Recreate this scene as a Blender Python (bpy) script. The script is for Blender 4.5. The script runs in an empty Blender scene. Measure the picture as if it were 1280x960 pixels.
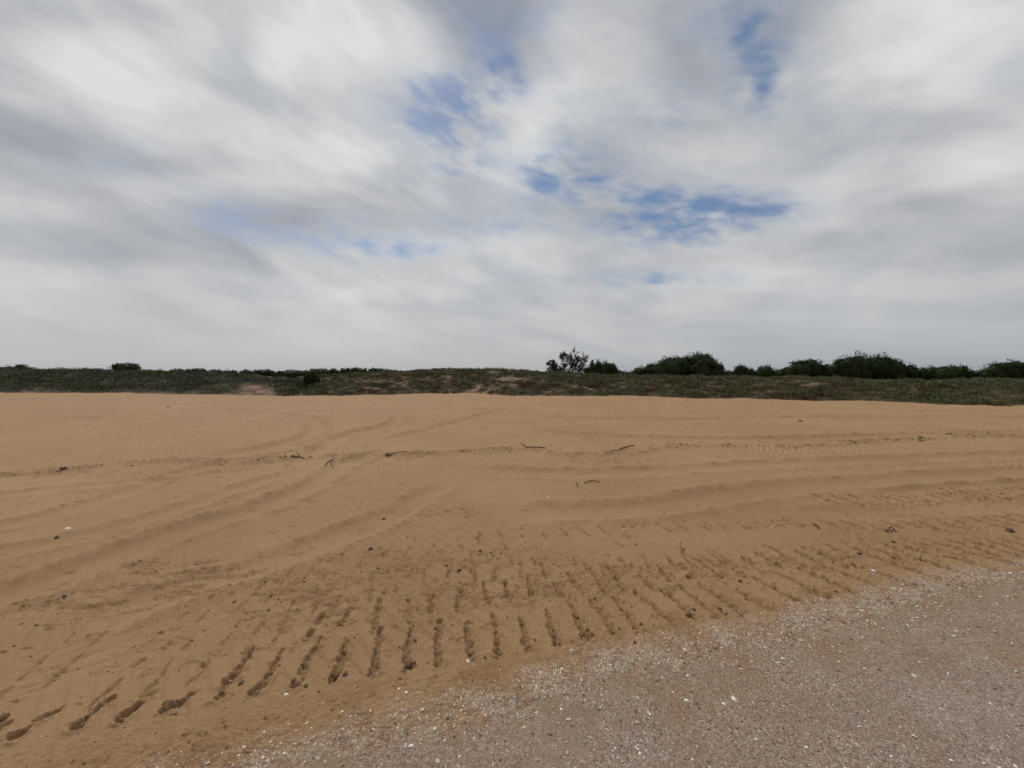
import bpy, math, random
import numpy as np
from mathutils import Vector

random.seed(7)
rng = np.random.default_rng(11)
S = bpy.context.scene
COL = S.collection
R = math.radians

# ------------------------------------------------------------------ camera
F = 482.0                       # focal length in photo pixels (1280 wide)
CAM_H = 1.55
PITCH = math.atan(13.0 / F)     # looking slightly down
cam_d = bpy.data.cameras.new('camera')
cam = bpy.data.objects.new('camera', cam_d)
COL.objects.link(cam)
cam.location = (0, 0, CAM_H)
cam.rotation_euler = (math.pi / 2 - PITCH, 0, 0)
cam_d.sensor_width = 36
cam_d.lens = 36 * F / 1280
cam_d.clip_start = 0.05
cam_d.clip_end = 6000
S.camera = cam

# ------------------------------------------------------------------ colour management
S.view_settings.view_transform = 'Standard'
S.view_settings.look = 'None'
S.view_settings.exposure = 0.0
S.view_settings.gamma = 1
S.cycles.max_bounces = 5

SUN_EL, SUN_AZ = 42.0, -30.0    # ahead of the camera, a little to the left

# ------------------------------------------------------------------ world: sky with broken cloud
w = bpy.data.worlds.new('World'); S.world = w; w.use_nodes = True
nt = w.node_tree
for n in list(nt.nodes): nt.nodes.remove(n)
class G:
    """tiny helper for node graphs"""
    def __init__(s, nt): s.nt = nt
    def new(s, t, **k):
        n = s.nt.nodes.new(t)
        for a, b in k.items(): setattr(n, a, b)
        return n
    def put(s, sock, v):
        if isinstance(v, bpy.types.NodeSocket): s.nt.links.new(v, sock)
        else: sock.default_value = v
    def m(s, op, a, b=0.0, c=0.0, clamp=False):
        n = s.new('ShaderNodeMath', operation=op); n.use_clamp = clamp
        for i, v in enumerate((a, b, c)): s.put(n.inputs[i], v)
        return n.outputs[0]
    def vm(s, op, a, b=(0, 0, 0)):
        n = s.new('ShaderNodeVectorMath', operation=op)
        s.put(n.inputs[0], a); s.put(n.inputs[1], b)
        return n.outputs[0]
    def noise(s, v, scale, detail=4, rough=0.5, dist=0.0):
        n = s.new('ShaderNodeTexNoise')
        if v is not None: s.put(n.inputs['Vector'], v)
        n.inputs['Scale'].default_value = scale; n.inputs['Detail'].default_value = detail
        n.inputs['Roughness'].default_value = rough; n.inputs['Distortion'].default_value = dist
        return n.outputs[0]
    def ramp(s, f, lo, hi, a=0.0, b=1.0, kind='SMOOTHSTEP'):
        n = s.new('ShaderNodeMapRange', interpolation_type=kind)
        s.put(n.inputs[0], f)
        for i, v in zip((1, 2, 3, 4), (lo, hi, a, b)): s.put(n.inputs[i], v)
        return n.outputs[0]
    def mix(s, f, a, b, mode='MIX'):
        n = s.new('ShaderNodeMix', data_type='RGBA', blend_type=mode)
        s.put(n.inputs[0], f)
        s.put(n.inputs[6], a if isinstance(a, bpy.types.NodeSocket) else (*a, 1))
        s.put(n.inputs[7], b if isinstance(b, bpy.types.NodeSocket) else (*b, 1))
        return n.outputs[2]

g = G(nt)
sky = g.new('ShaderNodeTexSky', sky_type='NISHITA')
sky.sun_disc = False
sky.sun_elevation = R(SUN_EL); sky.sun_rotation = R(SUN_AZ)
sky.air_density = 1.0; sky.dust_density = 0.6; sky.ozone_density = 1.5
tc = g.new('ShaderNodeTexCoord')
sep = g.new('ShaderNodeSeparateXYZ'); g.put(sep.inputs[0], tc.outputs['Generated'])
dx, dy, dz = sep.outputs
zc = g.m('MAXIMUM', dz, 0.012)
KZ = 0.16                                    # curvature of the cloud deck
zz = g.m('ADD', zc, KZ)
px_ = g.m('DIVIDE', dx, zz); py_ = g.m('DIVIDE', dy, zz)
cmb = g.new('ShaderNodeCombineXYZ'); g.put(cmb.inputs[0], px_); g.put(cmb.inputs[1], py_)
P = cmb.outputs[0]
def sky_p(a, b):                              # place on the cloud deck of a direction given as photo position
    v = Vector(((a - 640) / F, 1.0, (467 - b) / F)).normalized()
    return v.x / (v.z + KZ), v.y / (v.z + KZ)
def lobe_sum(items):
    acc = None
    for a, b, ra, rb, wt in items:
        x0, y0 = sky_p(a, b); x1, y1 = sky_p(a + ra, b); x2, y2 = sky_p(a, b - rb)
        # quadratic form of the ellipse with these two half axes
        m00, m10, m01, m11 = x1 - x0, y1 - y0, x2 - x0, y2 - y0
        det = m00 * m11 - m01 * m10
        ex, ey = g.m('ADD', px_, -x0), g.m('ADD', py_, -y0)
        p = g.m('MULTIPLY_ADD', ex, m11 / det, g.m('MULTIPLY', ey, -m01 / det))
        q = g.m('MULTIPLY_ADD', ex, -m10 / det, g.m('MULTIPLY', ey, m00 / det))
        d = g.m('MULTIPLY_ADD', p, p, g.m('MULTIPLY', q, q))
        e = g.m('MULTIPLY', g.m('EXPONENT', g.m('MULTIPLY', d, -0.7)), wt)
        acc = e if acc is None else g.m('ADD', acc, e)
    return acc
# cloud texture on the sky sphere, flattened so that it draws out into layers near the horizon
flat = g.m('MULTIPLY', g.m('POWER', zc, 0.8), 2.1)
cd = g.new('ShaderNodeCombineXYZ'); g.put(cd.inputs[0], g.m('MULTIPLY_ADD', flat, 0.42, dx)); g.put(cd.inputs[1], dy); g.put(cd.inputs[2], flat)
Q = cd.outputs[0]
warp = g.new('ShaderNodeTexNoise'); g.put(warp.inputs['Vector'], Q)
warp.inputs['Scale'].default_value = 3.0; warp.inputs['Detail'].default_value = 2
Qw = g.vm('ADD', Q, g.vm('MULTIPLY', g.vm('SUBTRACT', warp.outputs[1], (0.5, 0.5, 0.5)), (0.22, 0.22, 0.22)))
big = g.noise(Qw, 2.6, 2, 0.4)
mid = g.noise(Qw, 6.0, 3, 0.45)
fine = g.noise(Qw, 10.0, 4, 0.5)
veil = g.noise(Q, 4.2, 4, .5, .3)
# openings in the cloud deck: photo position, half axes, weight
gapf = lobe_sum([(535, 140, 62, 32, 1.0), (572, 190, 42, 52, 1.1), (612, 95, 48, 45, .55), (700, 225, 50, 36, .9),
        (790, 268, 66, 34, 1.05), (905, 268, 78, 32, .95), (855, 300, 70, 16, .7), (850, 145, 60, 34, .6), (940, 112, 32, 44, 1.0),
        (940, 35, 42, 40, .55), (880, 60, 60, 60, .35), (660, 10, 90, 22, .35), (290, 272, 60, 30, .50), (395, 288, 100, 26, .64), (480, 316, 64, 15, .95),
        (625, 285, 70, 26, .55), (830, 350, 80, 13, .85), (150, 205, 70, 30, .35), (700, 160, 60, 60, .25), (620, 350, 120, 14, .28), (640, 60, 60, 50, .35),
        (60, 165, 80, 40, .15), (30, 290, 60, 24, .12), (1020, 170, 60, 30, .25), (920, 415, 130, 12, .3)])
tatter = g.noise(Q, 21.0, 4, .5, .2)
fz = g.m('ADD', g.m('MULTIPLY', g.m('ADD', fine, -0.5), 2.4), g.m('MULTIPLY', g.m('ADD', mid, -0.5), 2.0))
fz = g.m('ADD', fz, g.m('MULTIPLY', g.m('ADD', tatter, -0.5), 1.8))
gapf = g.m('MULTIPLY', gapf, g.m('ADD', fz, 0.74))
blue = g.ramp(gapf, -0.05, 1.45, 0.0, 0.95)
# thick and thin parts of the deck
lob = lobe_sum([(380, 60, 95, 48, .16), (210, 110, 130, 36, .13), (60, 60, 90, 40, .06), (470, 190, 60, 30, .13), (700, 130, 70, 60, .12), (650, 195, 60, 30, .10),
        (1130, 70, 150, 50, .14), (900, 190, 90, 30, .09), (330, 165, 110, 34, .08), (600, 305, 120, 14, .10), (900, 350, 160, 12, .06), (250, 235, 90, 16, .07),
        (120, 350, 200, 12, .07), (530, 365, 160, 14, .08), (1050, 215, 140, 60, .05),
        (120, 25, 120, 30, -.10), (30, 180, 110, 34, -.10), (150, 212, 100, 26, -.09), (560, 20, 70, 40, -.14), (620, 60, 50, 60, -.14), (850, 60, 70, 90, -.12),
        (980, 30, 60, 60, -.12), (300, 200, 90, 16, -.06), (380, 285, 150, 26, -.12), (60, 300, 140, 24, -.10), (780, 190, 60, 40, -.08), (1180, 320, 160, 30, -.08),
        (700, 260, 80, 50, -.08), (1000, 290, 100, 20, -.05), (230, 320, 140, 12, -.05)])
cb = g.m('ADD', g.m('MULTIPLY', big, 0.42), g.m('MULTIPLY', mid, 0.40))
cb = g.m('ADD', cb, g.m('ADD', g.m('MULTIPLY', fine, 0.13), g.m('MULTIPLY', tatter, .05)))
cb = g.m('ADD', cb, g.m('MULTIPLY', lob, 0.85))
sdir = Vector((math.sin(R(SUN_AZ)) * math.cos(R(SUN_EL)), math.cos(R(SUN_AZ)) * math.cos(R(SUN_EL)), math.sin(R(SUN_EL))))
low = g.m('EXPONENT', g.m('MULTIPLY', zc, -5.0))
cf = g.ramp(cb, 0.33, 0.64, kind='LINEAR')
cf = g.m('ADD', g.m('MULTIPLY', cf, g.m('SUBTRACT', 1.0, g.m('MULTIPLY', low, .9))), g.m('MULTIPLY', low, .74))
col = g.mix(cf, (2.9, 3.1, 3.55), (7.3, 7.3, 7.2))
col = g.mix(g.m('MULTIPLY', g.ramp(veil, .46, .68), g.m('MULTIPLY', g.m('SUBTRACT', 1.0, low), .45)), col, (3.1, 3.5, 4.2))
skyc = g.mix(0.60, sky.outputs[0], (.95, 1.7, 2.9))
skyc = g.vm('MULTIPLY', skyc, (0.98, 1.0, 1.06))
thin = g.mix(blue, col, skyc)
# haze low over the horizon
hz = g.m('EXPONENT', g.m('MULTIPLY', zc, -12.0))
side = g.ramp(dx, -0.5, 0.9)
hcol = g.mix(side, (4.25, 4.35, 4.4), (2.75, 3.0, 3.3))
fin = g.mix(g.m('MULTIPLY', hz, 0.93), thin, hcol)
# ground side of the world
fin = g.mix(g.ramp(dz, -0.02, 0.0, 1.0, 0.0), fin, (1.6, 1.3, 1.0))
bg = g.new('ShaderNodeBackground'); bg.inputs[1].default_value = 0.1
g.put(bg.inputs[0], fin)
out = g.new('ShaderNodeOutputWorld'); g.put(out.inputs[0], bg.outputs[0])

# ------------------------------------------------------------------ sun through thin cloud
sd = bpy.data.lights.new('sun', 'SUN'); sun = bpy.data.objects.new('sun', sd); COL.objects.link(sun)
sd.energy = 2.0; sd.angle = R(6); sd.color = (1, .95, .88)
sun.rotation_euler = (-sdir).to_track_quat('-Z', 'Y').to_euler()
sun.location = (0, 0, 30)

# ------------------------------------------------------------------ helpers
def tag(o, label=None, cat=None, group=None, kind=None):
    if label: o['label'] = label
    if cat: o['category'] = cat
    if group: o['group'] = group
    if kind: o['kind'] = kind
    return o

def mesh_np(name, V, faces, mat, attrs=None, smooth=False, parent=None):
    """faces: (n,3) or (n,4) int array; attrs: name -> per-vertex array (n,) or (n,3)"""
    V = np.asarray(V, np.float32); faces = np.asarray(faces, np.int32)
    me = bpy.data.meshes.new(name)
    me.vertices.add(len(V)); me.vertices.foreach_set('co', V.ravel())
    k = faces.shape[1]
    me.loops.add(faces.size); me.loops.foreach_set('vertex_index', faces.ravel())
    me.polygons.add(len(faces))
    me.polygons.foreach_set('loop_start', np.arange(0, faces.size, k, dtype=np.int32))
    me.polygons.foreach_set('loop_total', np.full(len(faces), k, np.int32))
    me.polygons.foreach_set('use_smooth', np.full(len(faces), smooth))
    if attrs:
        for an, av in attrs.items():
            av = np.asarray(av, np.float32)
            if av.ndim == 1:
                a = me.attributes.new(an, 'FLOAT', 'POINT'); a.data.foreach_set('value', av)
            else:
                a = me.attributes.new(an, 'FLOAT_COLOR', 'POINT')
                a.data.foreach_set('color', np.concatenate([av, np.ones((len(av), 1), np.float32)], 1).ravel())
    me.update(calc_edges=True)
    if mat: me.materials.append(mat)
    o = bpy.data.objects.new(name, me); COL.objects.link(o)
    if parent: o.parent = parent
    return o

def smooth(a, b, x):
    t = np.clip((x - a) / (b - a), 0, 1); return t * t * (3 - 2 * t)

_perm = np.random.default_rng(5).permutation(4096).astype(np.int64)
_ang = np.random.default_rng(6).uniform(0, 2 * np.pi, 4096)
_gx, _gy = np.cos(_ang), np.sin(_ang)
def pn(x, y, seed=0):
    """gradient noise, about -0.7..0.7"""
    xi = np.floor(x).astype(np.int64); yi = np.floor(y).astype(np.int64)
    xf = x - xi; yf = y - yi
    u = xf ** 3 * (xf * (xf * 6 - 15) + 10); v = yf ** 3 * (yf * (yf * 6 - 15) + 10)
    def h(a, b): return _perm[(_perm[(a + seed * 57) & 4095] + b) & 4095]
    def dt(a, b, fx, fy):
        k = h(a, b); return _gx[k] * fx + _gy[k] * fy
    n0 = dt(xi, yi, xf, yf) * (1 - u) + dt(xi + 1, yi, xf - 1, yf) * u
    n1 = dt(xi, yi + 1, xf, yf - 1) * (1 - u) + dt(xi + 1, yi + 1, xf - 1, yf - 1) * u
    return n0 * (1 - v) + n1 * v
def fbm(x, y, f, octs=3, seed=0, gain=.5):
    x = np.asarray(x, float); y = np.asarray(y, float)
    t = 0; a = 1
    for i in range(octs):
        t = t + a * pn(x * f + 13.7 * i, y * f - 7.1 * i, seed + i); f *= 2.03; a *= gain
    return t

def gp(px, py):
    """point on level ground seen at a pixel of the 1280x960 photograph"""
    px = np.asarray(px, float); py = np.asarray(py, float)
    u = (px - 640) / F; v = (480 - py) / F
    yy = math.cos(PITCH) + v * math.sin(PITCH); zz = v * math.cos(PITCH) - math.sin(PITCH)
    t = CAM_H / -zz
    return u * t, yy * t
def gpl(pts): 
    a = np.array(pts, float); X, Y = gp(a[:, 0], a[:, 1]); return np.stack([X, Y], 1)

def pdist(X, Y, pl):
    """distance to a polyline and position along it, 0..1"""
    best = np.full(X.shape, 1e9); par = np.zeros(X.shape); n = len(pl) - 1
    for i in range(n):
        ax, ay = pl[i]; bx, by = pl[i + 1]
        ex, ey = bx - ax, by - ay; L2 = ex * ex + ey * ey + 1e-9
        t = np.clip(((X - ax) * ex + (Y - ay) * ey) / L2, 0, 1)
        d = np.hypot(X - ax - t * ex, Y - ay - t * ey)
        m = d < best; best = np.where(m, d, best); par = np.where(m, (i + t) / n, par)
    return best, par

def dense(pl, step):
    out = [pl[0]]
    for a, b in zip(pl[:-1], pl[1:]):
        k = max(1, int(np.hypot(*(b - a)) / step))
        for j in range(1, k + 1): out.append(a + (b - a) * j / k)
    return np.array(out)
def curve(pts, step=.25):
    """Catmull-Rom through pixel points, laid on the ground"""
    p = gpl(pts); p = np.vstack([2 * p[0] - p[1], p, 2 * p[-1] - p[-2]])
    out = []
    for i in range(1, len(p) - 2):
        k = max(2, int(np.hypot(*(p[i + 1] - p[i])) / step))
        for j in range(k):
            t = j / k; a, b, c, d = p[i - 1:i + 3]
            out.append(.5 * ((2 * b) + (-a + c) * t + (2 * a - 5 * b + 4 * c - d) * t * t + (-a + 3 * b - 3 * c + d) * t ** 3))
    out.append(p[-2]); return np.array(out)

# ------------------------------------------------------------------ materials
def mat(name, rough=.9, spec=.2):
    m = bpy.data.materials.new(name); m.use_nodes = True
    b = m.node_tree.nodes['Principled BSDF']
    b.inputs['Roughness'].default_value = rough
    b.inputs['Specular IOR Level'].default_value = spec
    return m, G(m.node_tree), b
def geo_pos(q): return q.new('ShaderNodeNewGeometry').outputs['Position']
def attr(q, n, out='Fac'):
    a = q.new('ShaderNodeAttribute'); a.attribute_name = n; return a.outputs[out]
def bump(q, b, h, s, d):
    n = q.new('ShaderNodeBump'); n.inputs['Strength'].default_value = s; n.inputs['Distance'].default_value = d
    q.put(n.inputs['Height'], h); q.put(b.inputs['Normal'], n.outputs[0])

m_sand, q, b = mat('dry_sand', .92, .12)
pos = geo_pos(q)
c1 = q.mix(q.ramp(q.noise(pos, .35, 4, .55), .35, .65), (.322, .191, .093), (.358, .214, .107))
c1 = q.mix(q.ramp(q.noise(pos, 2.3, 5, .6), .4, .7, 0, .35), c1, (.315, .179, .081))
gr = q.noise(pos, 230, 2, .7)
c1 = q.mix(q.ramp(gr, .3, .7, 0, 1), q.mix(.16, c1, (.16, .09, .045)), q.mix(.10, c1, (.75, .6, .43)))
spk = q.ramp(q.noise(pos, 75, 2, .6), .70, .76, 0, .4)
c1 = q.mix(spk, c1, (.15, .085, .045))
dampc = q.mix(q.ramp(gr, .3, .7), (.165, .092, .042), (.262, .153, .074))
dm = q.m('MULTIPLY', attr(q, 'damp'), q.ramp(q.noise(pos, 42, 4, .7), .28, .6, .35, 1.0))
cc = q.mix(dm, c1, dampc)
vg = q.new('ShaderNodeTexVoronoi'); q.put(vg.inputs['Vector'], pos); vg.inputs['Scale'].default_value = 170
sg = q.new('ShaderNodeSeparateColor'); q.put(sg.inputs[0], vg.outputs['Color'])
grc = q.mix(sg.outputs[0], (.235, .160, .108), (.40, .298, .218)); grc = q.mix(q.ramp(sg.outputs[1], .93, .97), grc, (.66, .6, .52))
cc = q.mix(q.ramp(q.m('ADD', attr(q, 'grit'), q.m('MULTIPLY', q.m('ADD', sg.outputs[2], -.5), .9)), .45, .6), cc, grc)
q.put(b.inputs['Base Color'], cc)
hb = q.m('ADD', q.m('MULTIPLY', q.noise(pos, 60, 4, .65), .6), q.m('MULTIPLY', gr, .4))
bump(q, b, hb, .55, .004)

m_road, q, b = mat('shell_gravel', .88, .2)
pos = geo_pos(q)
vor = q.new('ShaderNodeTexVoronoi'); q.put(vor.inputs['Vector'], pos); vor.inputs['Scale'].default_value = 150
sepc = q.new('ShaderNodeSeparateColor'); q.put(sepc.inputs[0], vor.outputs['Color'])
base = q.mix(q.ramp(sepc.outputs[0], .0, 1.0), (.245, .172, .127), (.415, .318, .25))
base = q.mix(q.ramp(sepc.outputs[1], .90, .95), base, (.62, .56, .49))
base = q.mix(q.ramp(sepc.outputs[2], .88, .96), base, (.11, .08, .06))
base = q.mix(q.ramp(q.noise(pos, 3.2, 5, .6), .38, .66, 0, .45), base, (.25, .175, .125))
base = q.mix(q.ramp(q.noise(pos, .9, 3, .6), .4, .7, 0, .25), base, (.40, .335, .28))
base = q.mix(q.ramp(q.noise(pos, 26, 3, .6), .56, .72, 0, .5), base, (.16, .11, .08))
base = q.mix(attr(q, 'dust'), base, q.mix(q.ramp(q.noise(pos, 110, 2, .7), .35, .65), (.24, .145, .078), (.34, .215, .12)))
q.put(b.inputs['Base Color'], base)
hb = q.m('ADD', q.m('MULTIPLY', vor.outputs['Distance'], -.7), q.noise(pos, 420, 3, .7))
bump(q, b, hb, .8, .005)

m_shell, q, b = mat('shell_chips', .6, .35)
c = attr(q, 'tint', 'Color')
q.put(b.inputs['Base Color'], q.mix(q.ramp(q.noise(geo_pos(q), 300, 2, .6), .4, .7, 0, .4), c, (.3, .22, .16)))

m_shellbig, q, b = mat('bleached_shell', .55, .4)
q.put(b.inputs['Base Color'], q.mix(q.ramp(q.noise(geo_pos(q), 160, 3, .6), .45, .7, 0, .6), (.80, .76, .68), (.50, .42, .33)))

m_clod, q, b = mat('crumbly_damp_sand', .95, .1)
n_ = q.noise(geo_pos(q), 120, 4, .7)
q.put(b.inputs['Base Color'], q.mix(n_, (.13, .075, .038), (.25, .155, .085)))
bump(q, b, n_, .7, .006)

m_litter, q, b = mat('litter', .9, .1)
q.put(b.inputs['Base Color'], attr(q, 'tint', 'Color'))

m_stone, q, b = mat('dark_stone', .8, .3)
n_ = q.noise(geo_pos(q), 70, 4, .6)
q.put(b.inputs['Base Color'], q.mix(n_, (.055, .036, .023), (.15, .098, .06)))
bump(q, b, n_, .5, .004)

m_wood, q, b = mat('weathered_wood', .85, .2)
n_ = q.noise(q.vm('MULTIPLY', geo_pos(q), (1, 1, 3)), 60, 4, .6)
q.put(b.inputs['Base Color'], q.mix(n_, (.045, .03, .02), (.13, .088, .055)))

m_bark, q, b = mat('bark', .9, .15)
n_ = q.noise(geo_pos(q), 9, 4, .6)
q.put(b.inputs['Base Color'], q.mix(n_, (.035, .028, .022), (.10, .08, .062)))

m_leaf, q, b = mat('foliage', .75, .15)
c = attr(q, 'tint', 'Color')
q.put(b.inputs['Base Color'], c)

m_dune, q, b = mat('littered_dune_soil', .95, .1)
pos = geo_pos(q)
soil = q.mix(q.ramp(q.noise(pos, 2.6, 5, .65), .35, .65), (.05, .04, .022), (.105, .078, .045))
sandc = q.mix(q.noise(pos, 5, 4, .6), (.25, .155, .11), (.35, .225, .16))
q.put(b.inputs['Base Color'], q.mix(attr(q, 'bare'), soil, sandc))
bump(q, b, q.noise(pos, 14, 5, .7), .8, .05)

m_plain, q, b = mat('far_plain', .95, .1)
pos = geo_pos(q)
q.put(b.inputs['Base Color'], q.mix(q.ramp(q.noise(pos, .02, 6, .6), .35, .65), (.055, .065, .035), (.13, .12, .075)))

# ------------------------------------------------------------------ layout of ground features (world metres)
def road_edge(x): return np.interp(x, [-30, -8, -3, -1.38, -.5, 0, .9, 1.87, 2.9, 3.95, 8, 30, 90],
                                   [-9, -1.2, .95, 1.50, 1.83, 1.98, 2.23, 2.50, 2.75, 2.98, 3.75, 7, 15])
def road_sd(x, y):                       # positive on the road
    return road_edge(x) - y - .09 + (.045) * np.clip(x, 0, 5) + .085 * fbm(x, y, 1.1, 3, 40) + .05 * fbm(x, y, 6, 3, 44)

# tyre lug prints, near row: ends taken at the near and far end, photo pixels
lugs1 = [[(-40, 940), (5, 908)], [(22, 918), (52, 900), (80, 882)], [(98, 906), (118, 890), (137, 873)],
         [(150, 900), (170, 884), (192, 865)], [(204, 888), (222, 880), (240, 868)], [(274, 872), (284, 856), (299, 837), (316, 812)],
         [(316, 866), (330, 852), (342, 835), (356, 806)], [(372, 856), (380, 836), (388, 820), (401, 800)],
         [(416, 850), (424, 832), (430, 812), (441, 790)], [(466, 840), (470, 822), (474, 800), (476, 787)],
         [(511, 834), (509, 815), (512, 795), (517, 782)], [(548, 830), (547, 812), (548, 795), (549, 777)],
         [(588, 821), (587, 805), (584, 790), (585, 776)], [(623, 816), (622, 800), (619, 780), (616, 768)],
         [(661, 810), (657, 795), (652, 780), (649, 765)], [(698, 806), (691, 790), (687, 775), (683, 762)],
         [(733, 797), (725, 782), (720, 768), (712, 755)], [(768, 792), (758, 775), (748, 762), (738, 750)],
         [(796, 785), (785, 770), (776, 758), (766, 748)], [(838, 777), (822, 762), (806, 750), (794, 740)],
         [(868, 773), (855, 760), (840, 748), (822, 736)], [(897, 770), (880, 757), (864, 745), (848, 733)],
         [(925, 766), (906, 752), (890, 742), (874, 731)], [(962, 762), (940, 749), (922, 738), (902, 727)],
         [(1000, 752), (975, 740), (956, 730), (938, 721)], [(1034, 747), (1010, 735), (988, 724), (968, 716)],
         [(1070, 742), (1046, 731), (1020, 720), (1000, 712)], [(1105, 737), (1080, 727), (1052, 716), (1032, 709)],
         [(1142, 731), (1112, 721), (1090, 713), (1070, 707)], [(1178, 725), (1150, 716), (1128, 709), (1108, 703)],
         [(1212, 719), (1186, 711), (1164, 704), (1146, 699)], [(1248, 714), (1222, 706), (1200, 700), (1184, 696)],
         [(1285, 709), (1258, 702), (1236, 697), (1220, 693)], [(1320, 704), (1296, 698), (1272, 692)],
         [(1360, 700), (1330, 693), (1305, 688)]]
VP = 552.0
def lug_row(pts, spacing, length, jitter=.12, seed=1):
    """short prints set along a track, pointing the way the tyre bars lie"""
    r = random.Random(seed); pl = curve(pts, .1); out = []
    seg = np.hypot(*(pl[1:] - pl[:-1]).T); cum = np.concatenate([[0], np.cumsum(seg)])
    dirv = np.array([(VP - 640) / F, 1.0]); dirv /= np.hypot(*dirv)
    s = 0
    while s < cum[-1]:
        c = np.array([np.interp(s, cum, pl[:, 0]), np.interp(s, cum, pl[:, 1])])
        L = length * r.uniform(.5, 1.1); k = r.uniform(-jitter, jitter)
        dv = dirv + np.array([k, 0])
        out.append(np.array([c - dv * L / 2, c + dv * L / 2])); s += spacing * r.uniform(.85, 1.15)
    return out
row2 = lug_row([(400, 775), (470, 766), (545, 750), (660, 734), (780, 722), (900, 709), (1050, 694), (1290, 684)], .18, .34, .15, 2)
row8 = lug_row([(150, 850), (290, 806), (400, 752), (500, 722), (600, 706), (700, 700)], .185, .5, .12, 21)
row9 = lug_row([(60, 820), (200, 780), (330, 735), (430, 700), (520, 680), (640, 672)], .2, .55, .2, 22)
row2b = lug_row([(560, 722), (660, 712), (760, 706), (880, 700), (1020, 690), (1290, 676)], .18, .26, .2, 12)
row3 = lug_row([(640, 700), (800, 700), (960, 690), (1130, 678), (1300, 668)], .19, .25, .3, 3)
row4 = lug_row([(1040, 655), (1150, 652), (1290, 648)], .20, .42, .2, 4)
row5 = lug_row([(1030, 622), (1100, 622), (1200, 617), (1300, 614)], .20, .5, .2, 5)
row6 = lug_row([(600, 668), (700, 664), (800, 660), (930, 656), (1010, 654)], .2, .22, .3, 6)
row7 = lug_row([(760, 690), (820, 640), (980, 612)], .25, .16, .4, 8)

# wheel ruts: pixel path, half width, depth
ruts = [([(-60, 668), (40, 650), (150, 618), (250, 585), (330, 572), (420, 556)], .16, .030),
        ([(-60, 762), (40, 735), (130, 700), (225, 663), (330, 632), (400, 600), (440, 575), (500, 560)], .17, .034),
        ([(-60, 700), (60, 680), (180, 650), (300, 610), (380, 585)], .13, .020),
        ([(100, 790), (200, 745), (330, 705), (420, 672), (500, 640), (560, 600)], .16, .020),
        ([(380, 578), (430, 545), (490, 530), (494, 518), (440, 509)], .20, .045),
        ([(230, 580), (330, 560), (385, 545), (396, 530), (360, 517), (240, 510)], .20, .045),
        ([(-60, 625), (60, 612), (200, 600), (330, 586)], .14, .018),
        ([(640, 520), (800, 524), (950, 522), (1100, 520), (1340, 522)], .22, .05),
        ([(640, 536), (780, 545), (950, 548), (1100, 544), (1340, 540)], .22, .045),
        ([(560, 585), (700, 592), (850, 586), (1000, 578), (1150, 572), (1340, 566)], .2, .03),
        ([(620, 640), (800, 634), (950, 612), (1100, 600), (1340, 586)], .2, .03),
        ([(1030, 612), (1120, 613), (1200, 608), (1340, 598)], .10, .025),
        ([(1000, 640), (1100, 640), (1200, 636), (1340, 630)], .16, .014),
        ([(480, 552), (560, 532), (640, 510), (700, 504)], .22, .04),
        ([(0, 520), (200, 523), (400, 514), (640, 512)], .25, .03)]
# churned, crusty, damper sand: centre x, y (px), radii (px), weight
patches = [(240, 712, 120, 13, .9), (215, 735, 130, 14, .85), (100, 757, 110, 14, .7), (60, 775, 90, 10, .5),
           (400, 735, 85, 34, .9), (345, 770, 70, 24, .65), (500, 702, 150, 18, .85), (600, 692, 90, 7, .8),
           (560, 745, 120, 24, .78), (690, 738, 120, 28, .85), (780, 722, 110, 20, .9), (890, 712, 90, 13, .9),
           (1000, 705, 90, 10, .75), (1110, 700, 100, 9, .6), (960, 655, 70, 9, .6), (700, 700, 70, 9, .6),
           (830, 655, 120, 12, .35), (1150, 640, 140, 22, .35), (330, 625, 110, 12, .35), (650, 720, 420, 28, .25),
           (230, 800, 140, 18, .35), (120, 840, 130, 18, .3), (450, 790, 90, 14, .35), (760, 575, 60, 9, .65),
           (510, 570, 40, 4, .7), (660, 562, 60, 5, .5), (430, 572, 30, 5, .5), (100, 590, 110, 5, .5),
           (300, 578, 90, 5, .4), (855, 556, 30, 5, .4), (560, 640, 90, 10, .45), (500, 655, 90, 8, .3),
           (1180, 690, 120, 8, .5), (360, 665, 100, 8, .3)]
berm = curve([(-80, 598), (75, 590), (150, 580), (240, 576), (300, 578), (372, 573), (435, 569), (480, 569), (535, 567),
              (570, 566), (650, 561), (700, 568), (780, 566), (850, 557), (940, 558), (1010, 557), (1160, 548), (1340, 545)])

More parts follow.
